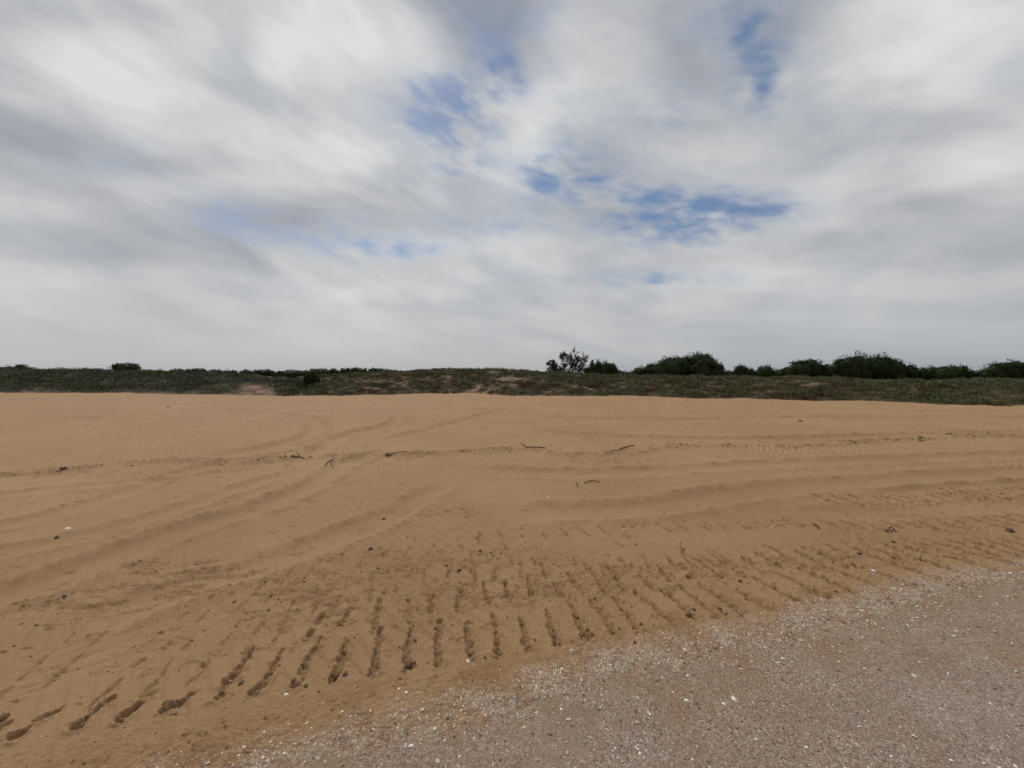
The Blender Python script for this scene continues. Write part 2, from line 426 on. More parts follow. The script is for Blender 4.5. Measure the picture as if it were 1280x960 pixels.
def sand_fields(X, Y):
    D = np.maximum(Y, .3); near = 1 / (1 + (D / 9) ** 2)
    sd_ = road_sd(X, Y)
    z = .05 * fbm(X, Y, .11, 2, 1) * smooth(2, 12, D) + .020 * fbm(X, Y, .55, 3, 3) * smooth(1, 5, D) + .0045 * fbm(X, Y, 2.6, 3, 7)
    damp_dark = np.zeros_like(X); press = np.zeros_like(X)
    for pts, hw, dep in ruts:
        pl = curve(pts, .5)
        d, t = pdist(X, Y, pl)
        d = d + .25 * hw * fbm(X, Y, 1.6, 2, 21)
        end = smooth(0, .08, t) * smooth(1, .92, t)
        f = np.exp(-(d / hw) ** 4 * .7)
        rim = np.exp(-((d - 1.75 * hw) / (.45 * hw)) ** 2)
        z += (1.2 + .5 * fbm(X, Y, .3, 2, 27)) * end * dep * (-f + .65 * rim * (.6 + fbm(X, Y, 3, 2, 23)))
        press = np.maximum(press, f * end)
        # crumbs and crust broken along the rut shoulders
        damp_dark = np.maximum(damp_dark, .75 * end * np.exp(-((d - 1.5 * hw) / (.5 * hw)) ** 2) * smooth(.12, .34, fbm(X, Y, 5.5, 4, 25, .65)) )
    d, t = pdist(X, Y, berm)
    d = d + .12 * fbm(X, Y, 1.3, 3, 31)
    bm = np.exp(-(d / .16) ** 2)
    z += .05 * bm * (.8 + 1.3 * fbm(X, Y, 2.2, 4, 33, .6))
    damp_dark = np.maximum(damp_dark, .8 * np.exp(-(d / .17) ** 2) * smooth(-.10, .16, fbm(X, Y, 4.4, 5, 35, .75)))
    # churned patches
    pa = np.zeros_like(X)
    for cx, cy, rx, ry, wt in patches:
        x0, y0 = gp(cx, cy); xa, _ = gp(cx + rx, cy); _, yb = gp(cx, cy - ry)
        ax_ = abs(xa - x0); ay_ = abs(yb - y0)
        # slanted with the line of sight so that the patch keeps its shape on the ground
        sx = (X - x0) - (Y - y0) * (x0 / y0)
        pa = np.maximum(pa, wt * np.exp(-((sx / ax_) ** 2 + ((Y - y0) / ay_) ** 2)))
    ca, sa = math.cos(.30), math.sin(.30)
    nz = fbm((X * ca + Y * sa) * .55, (Y * ca - X * sa) * 1.25, 8, 6, 51, .74)
    crust = smooth(.08, .48, nz * .95 + (pa - .40) * .85)
    z += .017 * near * crust * (fbm(X, Y, 20, 4, 55, .65) - .1) + .004 * crust
    damp_dark = np.maximum(damp_dark, crust * .85)
    # wind ripples
    ph = fbm(X, Y, .45, 2, 61) * 5 + fbm(X, Y, 2.2, 2, 63) * 1.6
    k = 2 * np.pi / .085
    dirx, diry = math.sin(R(-42)), math.cos(R(-42))
    rip = np.sin(k * (X * dirx * -1 + Y * diry * .75) + ph)
    rip = rip + .3 * np.sin(2 * np.arcsin(np.clip(rip, -1, 1)))
    ramp_ = smooth(-.35, .35, fbm(X, Y, .5, 3, 65)) * (1 - .75 * press) * (1 - crust) * smooth(-.1, -.5, sd_)
    z += .0056 * rip * ramp_ * (Y < 14)
    # wind streaked crust: fine ridges lying roughly along the line of the ripples
    c2, s2_ = math.cos(R(48)), math.sin(R(48))
    st = fbm((X * c2 + Y * s2_) * 2.2, (Y * c2 - X * s2_) * 13, 1, 5, 67, .68)
    sm = smooth(-.25, .3, fbm(X, Y, .7, 3, 68)) * (1 - .6 * press) * smooth(-.05, -.4, sd_)
    z += .0065 * st * sm * smooth(16, 5, Y)
    damp_dark = np.maximum(damp_dark, .55 * smooth(.30, .62, st) * sm)
    # tyre bar prints
    lw = np.zeros_like(X); ld = np.zeros_like(X)
    def prints(rows, width, dep, brk, sl):
        nonlocal lw, ld
        for i, pl in enumerate(rows):
            x0, x1 = pl[:, 0].min() - .15, pl[:, 0].max() + .15; y0, y1 = pl[:, 1].min() - .15, pl[:, 1].max() + .15
            m = (X > x0) & (X < x1) & (Y > y0) & (Y < y1)
            if not m.any(): continue
            x, y = X[m], Y[m]
            d, t = pdist(x, y, pl)
            wd = width * (1 + .45 * smooth(.8, 3, x)) * (1.2 - .45 * t) * (.66 + .6 * smooth(-.4, .4, fbm(x, y, 7, 2, sl + i)))
            e = d + .012 * fbm(x, y, 19, 4, sl + 3, .7)
            gate = smooth(brk - .12, brk + .1, fbm(x, y, 6.5, 3, sl + 5 + i) + .35 * (1 - t) )
            f = smooth(wd, wd * .55, e) * gate
            rim = np.exp(-((e - wd * 1.25) / (wd * .45)) ** 2) * gate
            ld[m] += -dep * f * (1.1 - .4 * t) + dep * .5 * rim * (.6 + 2 * fbm(x, y, 16, 3, sl + 8))
            ld[m] += f * dep * .8 * fbm(x, y, 28, 3, sl + 9, .7)
            lw[m] = np.maximum(lw[m], f * .95)
    prints([dense(gpl(l), .05) for l in lugs1], .0245, .017, -.26, 100)
    prints(row2, .024, .016, -.08, 200)
    prints(row8, .017, .008, .02, 500)
    prints(row9, .014, .006, .12, 540)
    prints(row2b, .022, .012, -.02, 240)
    prints(row3, .022, .010, .04, 260)
    prints(row4, .026, .016, -.08, 320)
    prints(row5, .03, .020, -.10, 380)
    prints(row6, .024, .010, .08, 420)
    prints(row7, .02, .008, .16, 460)
    z += ld; damp_dark = np.maximum(damp_dark, lw)
    # shoulder of moister sand beside the road, then feathering out below the gravel
    shoulder = smooth(-.42, -.10, sd_)
    damp_dark = np.maximum(damp_dark, shoulder * (.35 + .55 * smooth(-.2, .3, fbm(X, Y, 3.5, 4, 71, .6))) * (1 - .5 * smooth(1.5, 3.5, X)))
    z += .007 * shoulder * fbm(X, Y, 20, 5, 73, .75) * near
    z += .0016 * fbm(X, Y, 32, 3, 75, .6) * near
    z -= .060 * smooth(-.02, .55, sd_ + .06 * fbm(X, Y, 9, 4, 77, .65))
    # sand gently darker and browner overall towards the road
    damp_dark = np.maximum(damp_dark, .55 * smooth(7.0, 1.8, Y - .25 * X) * (.8 + .6 * fbm(X, Y, 1.2, 3, 79)))
    return z, np.clip(damp_dark, 0, 1)

def road_z(X, Y):
    return -.012 - .09 * smooth(-.02, -.28, road_edge(X) - Y) + .006 * fbm(X, Y, .8, 3, 81) + .0022 * fbm(X, Y, 14, 3, 83, .6)
def sand_z_at(x, y):
    z, wt = sand_fields(np.atleast_1d(np.asarray(x, float)), np.atleast_1d(np.asarray(y, float))); return z
def surf_z(x, y):
    x = np.atleast_1d(np.asarray(x, float)); y = np.atleast_1d(np.asarray(y, float))
    zs, _ = sand_fields(x, y); zr = np.where(road_edge(x) - y > -.8, road_z(x, y), -1)
    return np.maximum(zs, zr)

def grit_at(X, Y):
    s0 = road_sd(X, Y)
    return smooth(-.18, .10, s0) * (.50 + .9 * smooth(-.3, .35, fbm(X, Y, 4.5, 4, 121, .65)))

# ------------------------------------------------------------------ sand sheet
f3 = F * .8
v1 = np.linspace(9.5, 412, 500)
Drow = np.concatenate([np.geomspace(4000, CAM_H * f3 / 9.5 * 1.05, 34), CAM_H * f3 / v1, np.linspace(1.40, -3, 40)])
s1 = np.linspace(-1.42, 1.42, 1040)
s2 = np.geomspace(1.43, 10, 40)
scol = np.concatenate([-s2[::-1], s1, s2])
DD, SS = np.meshgrid(Drow, scol, indexing='ij')
XX = SS * (np.maximum(DD, 0) + .55)
Z, W = sand_fields(XX, DD)
Z = np.where(DD > 80, -.15, Z)
nr, nc = XX.shape
def grid_faces(nr, nc):
    i = np.arange(nr * nc).reshape(nr, nc)
    return np.stack([i[:-1, :-1].ravel(), i[1:, :-1].ravel(), i[1:, 1:].ravel(), i[:-1, 1:].ravel()], 1)
o = mesh_np('sand', np.stack([XX.ravel(), DD.ravel(), Z.ravel()], 1), grid_faces(nr, nc), m_sand, {'damp': W.ravel(), 'grit': grit_at(XX, DD).ravel()}, smooth=True)  # damp attribute: moist sand plus the overall darker tone towards the road
tag(o, 'wide flat sheet of ochre sand with tyre prints and wind ripples', kind='structure')

# ------------------------------------------------------------------ gravel road
ry_ = np.concatenate([np.linspace(-3, 1.0, 40), np.linspace(1.01, 4.6, 300), np.linspace(4.65, 14, 40)])
rs_ = np.linspace(-1.2, 3.2, 380)
RY, RS = np.meshgrid(ry_, rs_, indexing='ij')
RX = RS * (np.maximum(RY, 0) + 1.3)
RZ = road_z(RX, RY)
sdr = road_edge(RX) - RY
dust = np.clip(np.exp(-np.maximum(sdr, 0) / .38) * (.80 + .9 * fbm(RX, RY, 3, 4, 91, .6)) + .35 * smooth(.25, .5, fbm(RX, RY, 1.6, 4, 95, .6)), 0, .95)
keep = sdr > -.7
nr, nc = RX.shape
fc = grid_faces(nr, nc)
kf = keep.ravel()[fc].all(1)
fc = fc[kf]; used = np.unique(fc); remap = np.full(nr * nc, -1); remap[used] = np.arange(len(used))
o = mesh_np('road', np.stack([RX.ravel(), RY.ravel(), RZ.ravel()], 1)[used], remap[fc], m_road, {'dust': dust.ravel()[used]}, smooth=True)
tag(o, 'grey pink road surface of crushed shell and grit', kind='structure')

# ------------------------------------------------------------------ scatter kits (merged meshes for what nobody could count)
def rot_z(a):
    c, s = np.cos(a), np.sin(a); z = np.zeros_like(a); o1 = np.ones_like(a)
    return np.stack([np.stack([c, -s, z], -1), np.stack([s, c, z], -1), np.stack([z, z, o1], -1)], -2)
def rand_rot(n, tilt):
    a = rng.uniform(0, 2 * np.pi, n); M = rot_z(a)
    t = rng.normal(0, 1, n) * tilt; c, s = np.cos(t), np.sin(t); z = np.zeros(n); o1 = np.ones(n)
    T = np.stack([np.stack([o1, z, z], -1), np.stack([z, c, -s], -1), np.stack([z, s, c], -1)], -2)
    b = rng.uniform(0, 2 * np.pi, n)
    return rot_z(b) @ T @ M
def scatter(name, tmpl, pos_, scl, rots, tint, material, kind='stuff', parent=None, sm=False):
    """tmpl: list of (V, F) variants"""
    Vs, Fs, Ts = [], [], []; off = 0
    n = len(pos_); pick = rng.integers(0, len(tmpl), n)
    for k, (tv, tf) in enumerate(tmpl):
        idx = np.where(pick == k)[0]
        if not len(idx): continue
        vv = np.einsum('nij,nvj->nvi', rots[idx], tv[None] * scl[idx][:, None, :]) + pos_[idx][:, None, :]
        m = len(tv)
        ff = tf[None] + (np.arange(len(idx)) * m)[:, None, None] + off
        Vs.append(vv.reshape(-1, 3)); Fs.append(ff.reshape(-1, 3)); Ts.append(np.repeat(tint[idx], m, 0)); off += len(idx) * m
    o = mesh_np(name, np.concatenate(Vs), np.concatenate(Fs), material, {'tint': np.concatenate(Ts)}, smooth=sm, parent=parent)
    if kind: o['kind'] = kind
    return o

def chip(seed):
    r = np.random.default_rng(seed); n = 5
    a = np.sort(r.uniform(0, 2 * np.pi, n)) * .3 + np.linspace(0, 2 * np.pi, n, endpoint=False) * .7
    rr = r.uniform(.6, 1.1, n)
    V = [(rr[i] * np.cos(a[i]), rr[i] * np.sin(a[i]), r.uniform(-.15, .15)) for i in range(n)] + [(r.uniform(-.2, .2), r.uniform(-.2, .2), .42)]
    Fc = [(i, (i + 1) % n, n) for i in range(n)]
    return np.array(V), np.array(Fc)
chips = [chip(i) for i in range(8)]

# shell and grit over the road, thickest along its edge
n = 170000
U = rng.uniform(-1.45, 1.45, n); yy = 1.25 + rng.power(1.5, n) * 3.3
gx = U * (yy + .3); sd0 = road_sd(gx, yy)
edge_w = np.exp(-((sd0 - .12) / (.13 + .03 * np.clip(gx, -1, 3))) ** 2) * (.55 + .45 * smooth(-.6, 1.4, gx))
pz = np.where(sd0 > 0, .6 + .15 * edge_w, edge_w * .6 * (.12 + .88 * smooth(-.2, .25, fbm(gx, yy, 5, 3, 131)))) * np.where(gx < 0, .8, 1)
k = rng.uniform(0, 1, n) < pz
gx, yy, sd0, edge_w = gx[k], yy[k], sd0[k], edge_w[k]; n = len(gx)
sz = np.clip((.0021 + .0009 * edge_w) * (rng.pareto(2.6, n) + 1), 0, .011)
kind_ = rng.uniform(0, 1, n)
wp = .28 + .22 * edge_w
tint = np.where((kind_ < wp)[:, None], np.array([.66, .60, .51]), np.where((kind_ < .88)[:, None], np.array([.35, .265, .20]), np.array([.14, .10, .07])))
tint = tint * rng.uniform(.65, 1.15, (n, 1))
scl = np.stack([sz * rng.uniform(.8, 1.6, n), sz * rng.uniform(.5, 1, n), sz * rng.uniform(.5, 1.1, n)], 1)
gz = surf_z(gx, yy) + sz * .15
o = scatter('shell_grit', chips, np.stack([gx, yy, gz], 1), scl, rand_rot(n, .25), tint, m_shell)
tag(o, 'crushed white shell and grit scattered over the road and its edge')

# fine litter, crumbs and bits of shell over the sand
def blob(seed, sub=0):
    r = np.random.default_rng(seed)
    V = np.array([(1, 0, 0), (.3, .95, 0), (-.8, .6, 0), (-.8, -.6, 0), (.3, -.95, 0), (.45, .3, .62), (-.4, .35, .7), (-.1, -.5, .66)], float)
    V += r.normal(0, .14, V.shape)
    Fc = [(0, 1, 5), (1, 6, 5), (1, 2, 6), (2, 3, 6), (3, 7, 6), (3, 4, 7), (4, 0, 7), (0, 5, 7), (5, 6, 7)]
    V[:5, 2] -= .25
    return V, np.array(Fc)
blobs = [blob(i) for i in range(10)]
xs, ys, ss, kd = [], [], [], []
def add_sc(x, y, s, t):
    xs.append(x); ys.append(y); ss.append(s); kd.append(t)
# along the debris line
bd = dense(berm, .05)
nb = 4500
i = rng.integers(0, len(bd), nb)
cl = smooth(-.05, .3, fbm(bd[i, 0], bd[i, 1], .9, 3, 141)); kk = rng.uniform(0, 1, nb) < .12 + .9 * cl
i = i[kk]; nb = len(i)
add_sc(bd[i, 0] + rng.normal(0, .10, nb), bd[i, 1] + rng.normal(0, .13, nb), .004 + .006 * rng.pareto(2.6, nb), np.zeros(nb))
# general sprinkle, in perspective-free world density by ring
for y0, y1, dens in ((1.4, 3.5, 28), (3.5, 7, 7.5), (7, 14, 3.2), (14, 26, 1.1)):
    xw = 1.5 * y1; m = int(dens * 2 * xw * (y1 - y0) * .75)
    x = rng.uniform(-xw, xw, m); y = rng.uniform(y0, y1, m)
    c = rng.uniform(0, 1, m) < .25 + .9 * smooth(-.1, .35, fbm(x, y, .6, 3, 143))
    x, y = x[c], y[c]; m = len(x)
    add_sc(x, y, np.clip((.0020 + .00045 * y0) * (1 + rng.pareto(2.8, m)), 0, .035), np.where(rng.uniform(0, 1, m) < .14, 1, 0))
# crumbs in churned patches
for cx, cy, rx_, ry_p, wt in patches:
    m = int(55 * wt); qx = cx + rng.normal(0, rx_ * .6, m); qy = cy + rng.normal(0, ry_p * .6, m)
    x, y = gp(qx, np.clip(qy, 500, 950)); add_sc(x, y, (.0026 + .0004 * y) * (1 + rng.pareto(3, m)), (rng.uniform(0, 1, m) < .04) * 1)
m = 2600; bx0 = rng.uniform(-2.4, 4.4, m); by0 = road_edge(bx0) + .28 * rng.normal(0, 1, m)   # crumbs on the moist shoulder
add_sc(bx0, by0, .0022 * (1 + rng.pareto(3.2, m)), (rng.uniform(0, 1, m) < .10) * 1)
# white chips beyond the road edge towards the marks and the pale dots mid-field
for cx, cy, rx_, ry_p, m in ((640, 800, 500, 60, 60), (1000, 700, 200, 25, 40), (600, 640, 120, 20, 26), (400, 700, 350, 80, 30)):
    x, y = gp(cx + rng.normal(0, rx_ * .6, m), np.clip(cy + rng.normal(0, ry_p * .6, m), 520, 940))
    add_sc(x, y, .0028 + .0008 * y * rng.uniform(.4, 1, m), np.ones(m))
x = np.concatenate(xs); y = np.concatenate(ys); s_ = np.clip(np.concatenate(ss), .002, .04); kd = np.concatenate(kd)
s_ = np.where(kd > .5, np.minimum(s_, .0035 + .0012 * np.maximum(y, 0)), np.minimum(s_, .010 + .0028 * np.maximum(y, 0)))
ok = (road_edge(x) - y) < .05; x, y, s_, kd = x[ok], y[ok], s_[ok], kd[ok]; n = len(x)
zz_ = sand_z_at(x, y)
ti = np.where((kd > .5)[:, None], np.array([.70, .64, .54]), np.where((rng.uniform(0, 1, n) < .4)[:, None], np.array([.07, .045, .028]), np.array([.19, .115, .06]))) * rng.uniform(.7, 1.15, (n, 1))
scl = np.stack([s_ * rng.uniform(.9, 1.7, n), s_ * rng.uniform(.6, 1, n), s_ * rng.uniform(.4, .9, n)], 1)
s_w = kd > .5; scl[s_w, 2] *= .5; zz_ = zz_ - scl[:, 2] * .15
o = scatter('beach_litter', blobs, np.stack([x, y, zz_ + scl[:, 2] * .1], 1), scl, rand_rot(n, .12), ti, m_litter)
tag(o, 'fine dark crumbs and pale specks strewn over the sand')

# ------------------------------------------------------------------ single small things on the sand
def lump_mesh(name, seed, ra, mat_, sub=2, rough=.28, flat=.7):
    import bmesh
    bm = bmesh.new(); bmesh.ops.create_icosphere(bm, subdivisions=sub, radius=1)
    r = random.Random(seed); off = r.uniform(0, 100)
    for v in bm.verts:
        c = v.co
        k = 1 + rough * (2.2 * float(pn(np.array(c.x * 1.6 + off), np.array(c.y * 1.6 + c.z * 1.1))) + .9 * float(pn(np.array(c.x * 4 + off), np.array(c.z * 4 + c.y * 3))))
        v.co = Vector((c.x * k, c.y * k * .8, c.z * k * flat)) * ra
    me = bpy.data.meshes.new(name); bm.to_mesh(me); bm.free(); me.materials.append(mat_)
    return me
def place(name, me, px, py, rz, label, cat, group=None, sink=.0, scale=1, tilt=(0, 0)):
    x, y = gp(px, py); x = float(x); y = float(y)
    o = bpy.data.objects.new(name, me); COL.objects.link(o)
    o.location = (x, y, float(surf_z(x, y)[0]) + sink); o.rotation_euler = (tilt[0], tilt[1], rz); o.scale = (scale,) * 3
    return tag(o, label, cat, group)

clods = [lump_mesh('sand_clod', i, 1, m_clod, 3, .26, .75) for i in range(6)]
# lumps pushed up at the near end of the tyre bar prints
r = random.Random(4)
cl_list = []
for l in lugs1[1:27]:
    for _ in range(r.choice((1, 1, 2, 2, 3))):
        a = l[0]; cl_list.append((a[0] + r.gauss(0, 9), a[1] + r.gauss(-3, 5), r.uniform(.006, .014)))
for l in lugs1[5:24]:
    for _ in range(r.choice((0, 1, 2))):
        a = r.choice(l[1:]); cl_list.append((a[0] + r.gauss(0, 5), a[1] + r.gauss(0, 6), r.uniform(.006, .013)))
for cx, cy, s in cl_list:
    place('sand_clod', r.choice(clods), cx, cy, r.uniform(0, 6.3), 'small crumbly lump of damp sand lying among the near row of tyre bar prints', 'sand clod',
          'lumps of damp sand among the tyre prints', s * .25, s)
big = [(212, 884, .036, 'largest round lump of brown sand, by the near left tyre prints'),
       (421, 843, .022, 'dark lump of sand at the foot of a tyre print left of centre'),
       (511, 830, .020, 'dark lump at the near end of the tyre print just left of the white shell'),
       (861, 770, .021, 'dark broken lump at the near end of a long slanting tyre print right of centre'),
       (5, 899, .020, 'dark lump of sand at the left edge of the photo')]
for cx, cy, s, lb in big:
    place('sand_clod', clods[int(cx) % 6], cx, cy, cx, lb, 'sand clod', None, s * .35, s)

stones = [lump_mesh('dark_stone', 20 + i, 1, m_stone, 3, .3, .6) for i in range(4)]
for cx, cy, s, lb in [(480, 646, .026, 'round dark pebble alone on rippled sand left of centre'),
                      (79, 590, .055, 'dark flat lump at the far left end of the debris line'),
                      (1262, 664, .045, 'dark stone on tracked sand near the right edge of the photo'),
                      (1010, 557, .04, 'small dark stone on smooth sand right of the two sticks'),
                      (484, 570, .055, 'dark lump at the left end of the dark crust line left of centre'),
                      (71, 672, .024, 'dark pebble just below a pale shell on the left sand'),
                      (80, 747, .017, 'dark pebble beside the churned sand at lower left'),
                      (859, 722, .022, 'dark pebble in the churned damp sand right of centre'),
                      (925, 727, .020, 'dark pebble at the top of the tyre prints, right of the churned sand'),
                      (339, 572, .035, 'small dark upright lump left of the forked twig'),
                      (1117, 678, .024, 'dark pebble below the arched twig on the right sand'),
                      (210, 509, .06, 'dark lump far out on the smooth sand at left'),
                      (1000, 527, .07, 'dark lump far out on the sand under the big trees'),
                      (994, 560, .03, 'smaller dark stone just left of the stone right of the sticks')]:
    place('dark_stone', stones[int(cx) % 4], cx, cy, cx * .7, lb, 'stone', None, s * .12, s * .78)

def shell_mesh(name, seed, mat_):
    """half shell: ribbed shallow dome with a pointed hinge, thin but two-sided"""
    r = np.random.default_rng(seed); n, rings = 14, 4; V, Fc = [], []
    for side in (0, 1):
        for k in range(rings + 1):
            t = k / rings
            for i in range(n):
                a = 2 * np.pi * i / n; rr = (1 + .18 * np.cos(a) + .05 * r.normal()) * t
                rib = 1 + (.06 if i % 2 else -.02) * t
                h = .42 * (1 - t ** 2) * (1 if side == 0 else .72) + (.0 if side == 0 else -.03)
                V.append((rr * rib * np.cos(a), .78 * rr * rib * np.sin(a), h))
        o0 = side * (rings + 1) * n
        for k in range(rings):
            for i in range(n):
                a_, b_ = o0 + k * n + i, o0 + k * n + (i + 1) % n; c_, d_ = a_ + n, b_ + n
                Fc.append((a_, c_, d_, b_) if side == 0 else (a_, b_, d_, c_))
    e0 = rings * n; e1 = (2 * rings + 1) * n
    for i in range(n): Fc.append((e0 + i, e1 + i, e1 + (i + 1) % n, e0 + (i + 1) % n))
    me = bpy.data.meshes.new(name); me.from_pydata([tuple(v) for v in V], [], Fc); me.materials.append(mat_)
    for p in me.polygons: p.use_smooth = True
    return me
shells = [shell_mesh('shell', i, m_shellbig) for i in range(4)]
for cx, cy, s, lb in [(585, 827, .0125, 'white shell on the sand just below the middle tyre prints'),
                      (357, 868, .0105, 'white shell fragment near the left tyre prints, above the gravel'),
                      (1092, 713, .020, 'large round pale shell on damp sand at the right'),
                      (84, 661, .026, 'pale shell alone on the rippled sand at far left'),
                      (685, 620, .019, 'small white shell on smooth sand below the two sticks'),
                      (917, 870, .014, 'bright white shell chip on the grey road right of centre'),
                      (858, 872, .011, 'white shell chip on the grey road below the brown sand tongue'),
                      (514, 928, .012, 'white shell on the gravel at the lower middle'),
                      (1018, 689, .020, 'pale shell among the tyre prints right of the damp churned sand'),
                      (425, 785, .010, 'small pale shell above the left tyre prints'),
                      (508, 866, .009, 'pair-like white shell chip on the moist shoulder of sand'),
                      (1263, 716, .020, 'white shell on the road edge at the far right'),
                      (780, 660, .014, 'white speck of shell on sand in the middle distance'),
                      (450, 500, .06, 'pale speck of shell far out on the sand left of centre')]:
    place('shell', shells[int(cx) % 4], cx, cy, cx * .3, lb, 'shell', None, 0, s, (.25, .1))
r = random.Random(9)
for i in range(70):
    while True:
        cx, cy = r.uniform(230, 1275), r.uniform(730, 955)
        x, y = gp(cx, cy); s0 = float(road_edge(x) - y)
        if -.05 < s0 and r.random() < (1 if s0 < .35 else .3): break
    place('shell', shells[i % 4], cx, cy, r.uniform(0, 6.3), 'small bleached shell fragment lying in the grit of the road', 'shell',
          'shell fragments on the road', 0, r.uniform(.0045, .0085), (r.uniform(-.4, .4), r.uniform(-.4, .4)))

def tube(pts, rad, n=7, jit=.0, seed=0):
    """tapered tube through points"""
    r = random.Random(seed); V, Fc = [], []
    P_ = [Vector(p) for p in pts]
    for i, p in enumerate(P_):
        d = (P_[min(i + 1, len(P_) - 1)] - P_[max(i - 1, 0)]).normalized()
        a = d.cross(Vector((0, 0, 1)) if abs(d.z) < .9 else Vector((1, 0, 0))).normalized(); b_ = d.cross(a)
        for k in range(n):
            t = 2 * math.pi * k / n; rr = rad[i] * (1 + r.uniform(-jit, jit))
            V.append(p + (a * math.cos(t) + b_ * math.sin(t)) * rr)
    for i in range(len(P_) - 1):
        for k in range(n):
            Fc.append((i * n + k, i * n + (k + 1) % n, (i + 1) * n + (k + 1) % n, (i + 1) * n + k))
    V.append(P_[0]); V.append(P_[-1]); c0, c1 = len(V) - 2, len(V) - 1; m = (len(P_) - 1) * n
    for k in range(n):
        Fc.append((c0, (k + 1) % n, k)); Fc.append((c1, m + k, m + (k + 1) % n))
    return V, Fc
def join_py(name, parts, mat_):
    V, Fc = [], []
    for v, f in parts:
        o0 = len(V); V += v; Fc += [tuple(i + o0 for i in q_) for q_ in f]
    me = bpy.data.meshes.new(name); me.from_pydata([tuple(v) for v in V], [], Fc); me.materials.append(mat_)
    o = bpy.data.objects.new(name, me); COL.objects.link(o); return o
def stick(name, lines, label, cat='stick'):
    """lines: list of pixel paths with heights above sand and radii: [(px,py,h,r), ...]"""
    parts = []; x0, y0 = gp(lines[0][0][0], lines[0][0][1]); x0, y0 = float(x0), float(y0); z0 = float(surf_z(x0, y0)[0])
    for li, ln in enumerate(lines):
        w_ = []
        for (a, b_, h, rr) in ln:
            x, y = gp(a, b_); w_.append(np.array([float(x), float(y), h, rr]))
        pts = []; rad = []
        rj = random.Random(li + int(ln[0][0]))
        for a, b_ in zip(w_[:-1], w_[1:]):
            for k in range(4):
                t = k / 4; p = a + (b_ - a) * t; j = .012 if k else 0
                p[0] += rj.uniform(-j, j); p[1] += rj.uniform(-j, j); p[2] += rj.uniform(0, j * .5)
                pts.append(p[:3]); rad.append(p[3])
        pts.append(w_[-1][:3]); rad.append(w_[-1][3])
        zs = surf_z([p[0] for p in pts], [p[1] for p in pts])
        parts.append(tube([(p[0] - x0, p[1] - y0, p[2] + zz__ - z0) for p, zz__ in zip(pts, zs)], rad, 7, .15, li))
    o = join_py(name, parts, m_wood); o.location = (x0, y0, z0)
    return tag(o, label, cat)
stick('bent_stick', [[(651, 559, .10, .006), (658, 560, .015, .013), (670, 560, .012, .014), (683, 560.5, .01, .008)]],
      'dark bent stick with a short upturned end, left of the long stick')
stick('long_stick', [[(762, 565, .01, .010), (772, 563, .02, .016), (782, 560, .035, .016), (793, 559, .06, .010)]],
      'long dark curved stick slanting up to the right, on the churned patch')
stick('small_twig', [[(730, 604, .006, .004), (738, 602, .02, .007), (750, 603, .006, .005)]], 'thin arched twig on smooth sand between and below the two sticks')
stick('small_twig', [[(722, 609, .0, .004), (721, 603, .01, .006)]], 'tiny upright splinter of wood left of the thin arched twig')
stick('forked_twig', [[(364, 574, .01, .009), (371, 573, .015, .012), (377, 573, .02, .009), (380, 574, .01, .006)],
                      [(376, 573, .02, .008), (370, 572, .10, .006)]], 'forked dark twig on the debris line at left')
stick('arched_twig', [[(1106, 664, .0, .004), (1112, 662, .022, .006), (1120, 664, .0, .005)]], 'small arched twig on tracked sand at the right')
stick('twig', [[(1016, 655, .01, .005), (1020, 658, .02, .007), (1024, 661, .0, .004)]], 'small dark slanting twig on sand right of centre')
stick('twig', [[(852, 690, .0, .003), (851, 682, .03, .003)]], 'thin upright stalk standing above the churned damp sand')
stick('twig', [[(405, 583, .0, .006), (411, 578, .01, .009), (418, 574, .01, .006)], [(413, 577, .01, .005), (416, 583, .0, .004)]],
      'crossed thin twigs on the debris line right of the forked twig')
stick('twig', [[(482, 571, .004, .009), (491, 569, .006, .009), (510, 568, -.003, .006), (522, 567.5, -.006, .003)]],
      'thin dark strip of half buried wood on the debris line left of centre')
stick('twig', [[(1148, 552, .0, .006), (1150, 550, .05, .01), (1153, 553, .0, .006)]], 'small dark tip of wood poking from the far right sand')

# ------------------------------------------------------------------ dune terrain
bx_ = [-900, -400, 0, 60, 160, 200, 300, 340, 400, 470, 585, 620, 640, 800, 860, 960, 1060, 1160, 1240, 1280, 1500, 2200]
by_ = [489, 489.5, 491, 491.5, 492, 493, 494, 495, 494.5, 493.5, 491.5, 493.5, 495, 495.5, 497.5, 499.5, 502, 504, 507, 506.5, 511, 520]
cx_ = [-900, -400, 0, 100, 180, 240, 285, 320, 350, 380, 400, 450, 500, 540, 580, 620, 650, 680, 720, 780, 850, 900, 960, 1000, 1050, 1100, 1150, 1200, 1240, 1280, 1500, 2200]
cy_ = [463, 464, 465, 465, 466.5, 469, 471, 474, 476, 474, 470, 466.5, 465, 462, 461.5, 462.5, 463.5, 465.5, 467.5, 469.5, 471, 471.5, 472.5, 472, 474, 477.5, 476.5, 477, 475.5, 476, 480, 486]
ex_ = [-900, 0, 230, 300, 400, 500, 640, 800, 1000, 1280, 2200]        # metres from sand edge to crest
ed_ = [34, 34, 32, 14, 10, 13, 13, 14, 11, 9, 9]
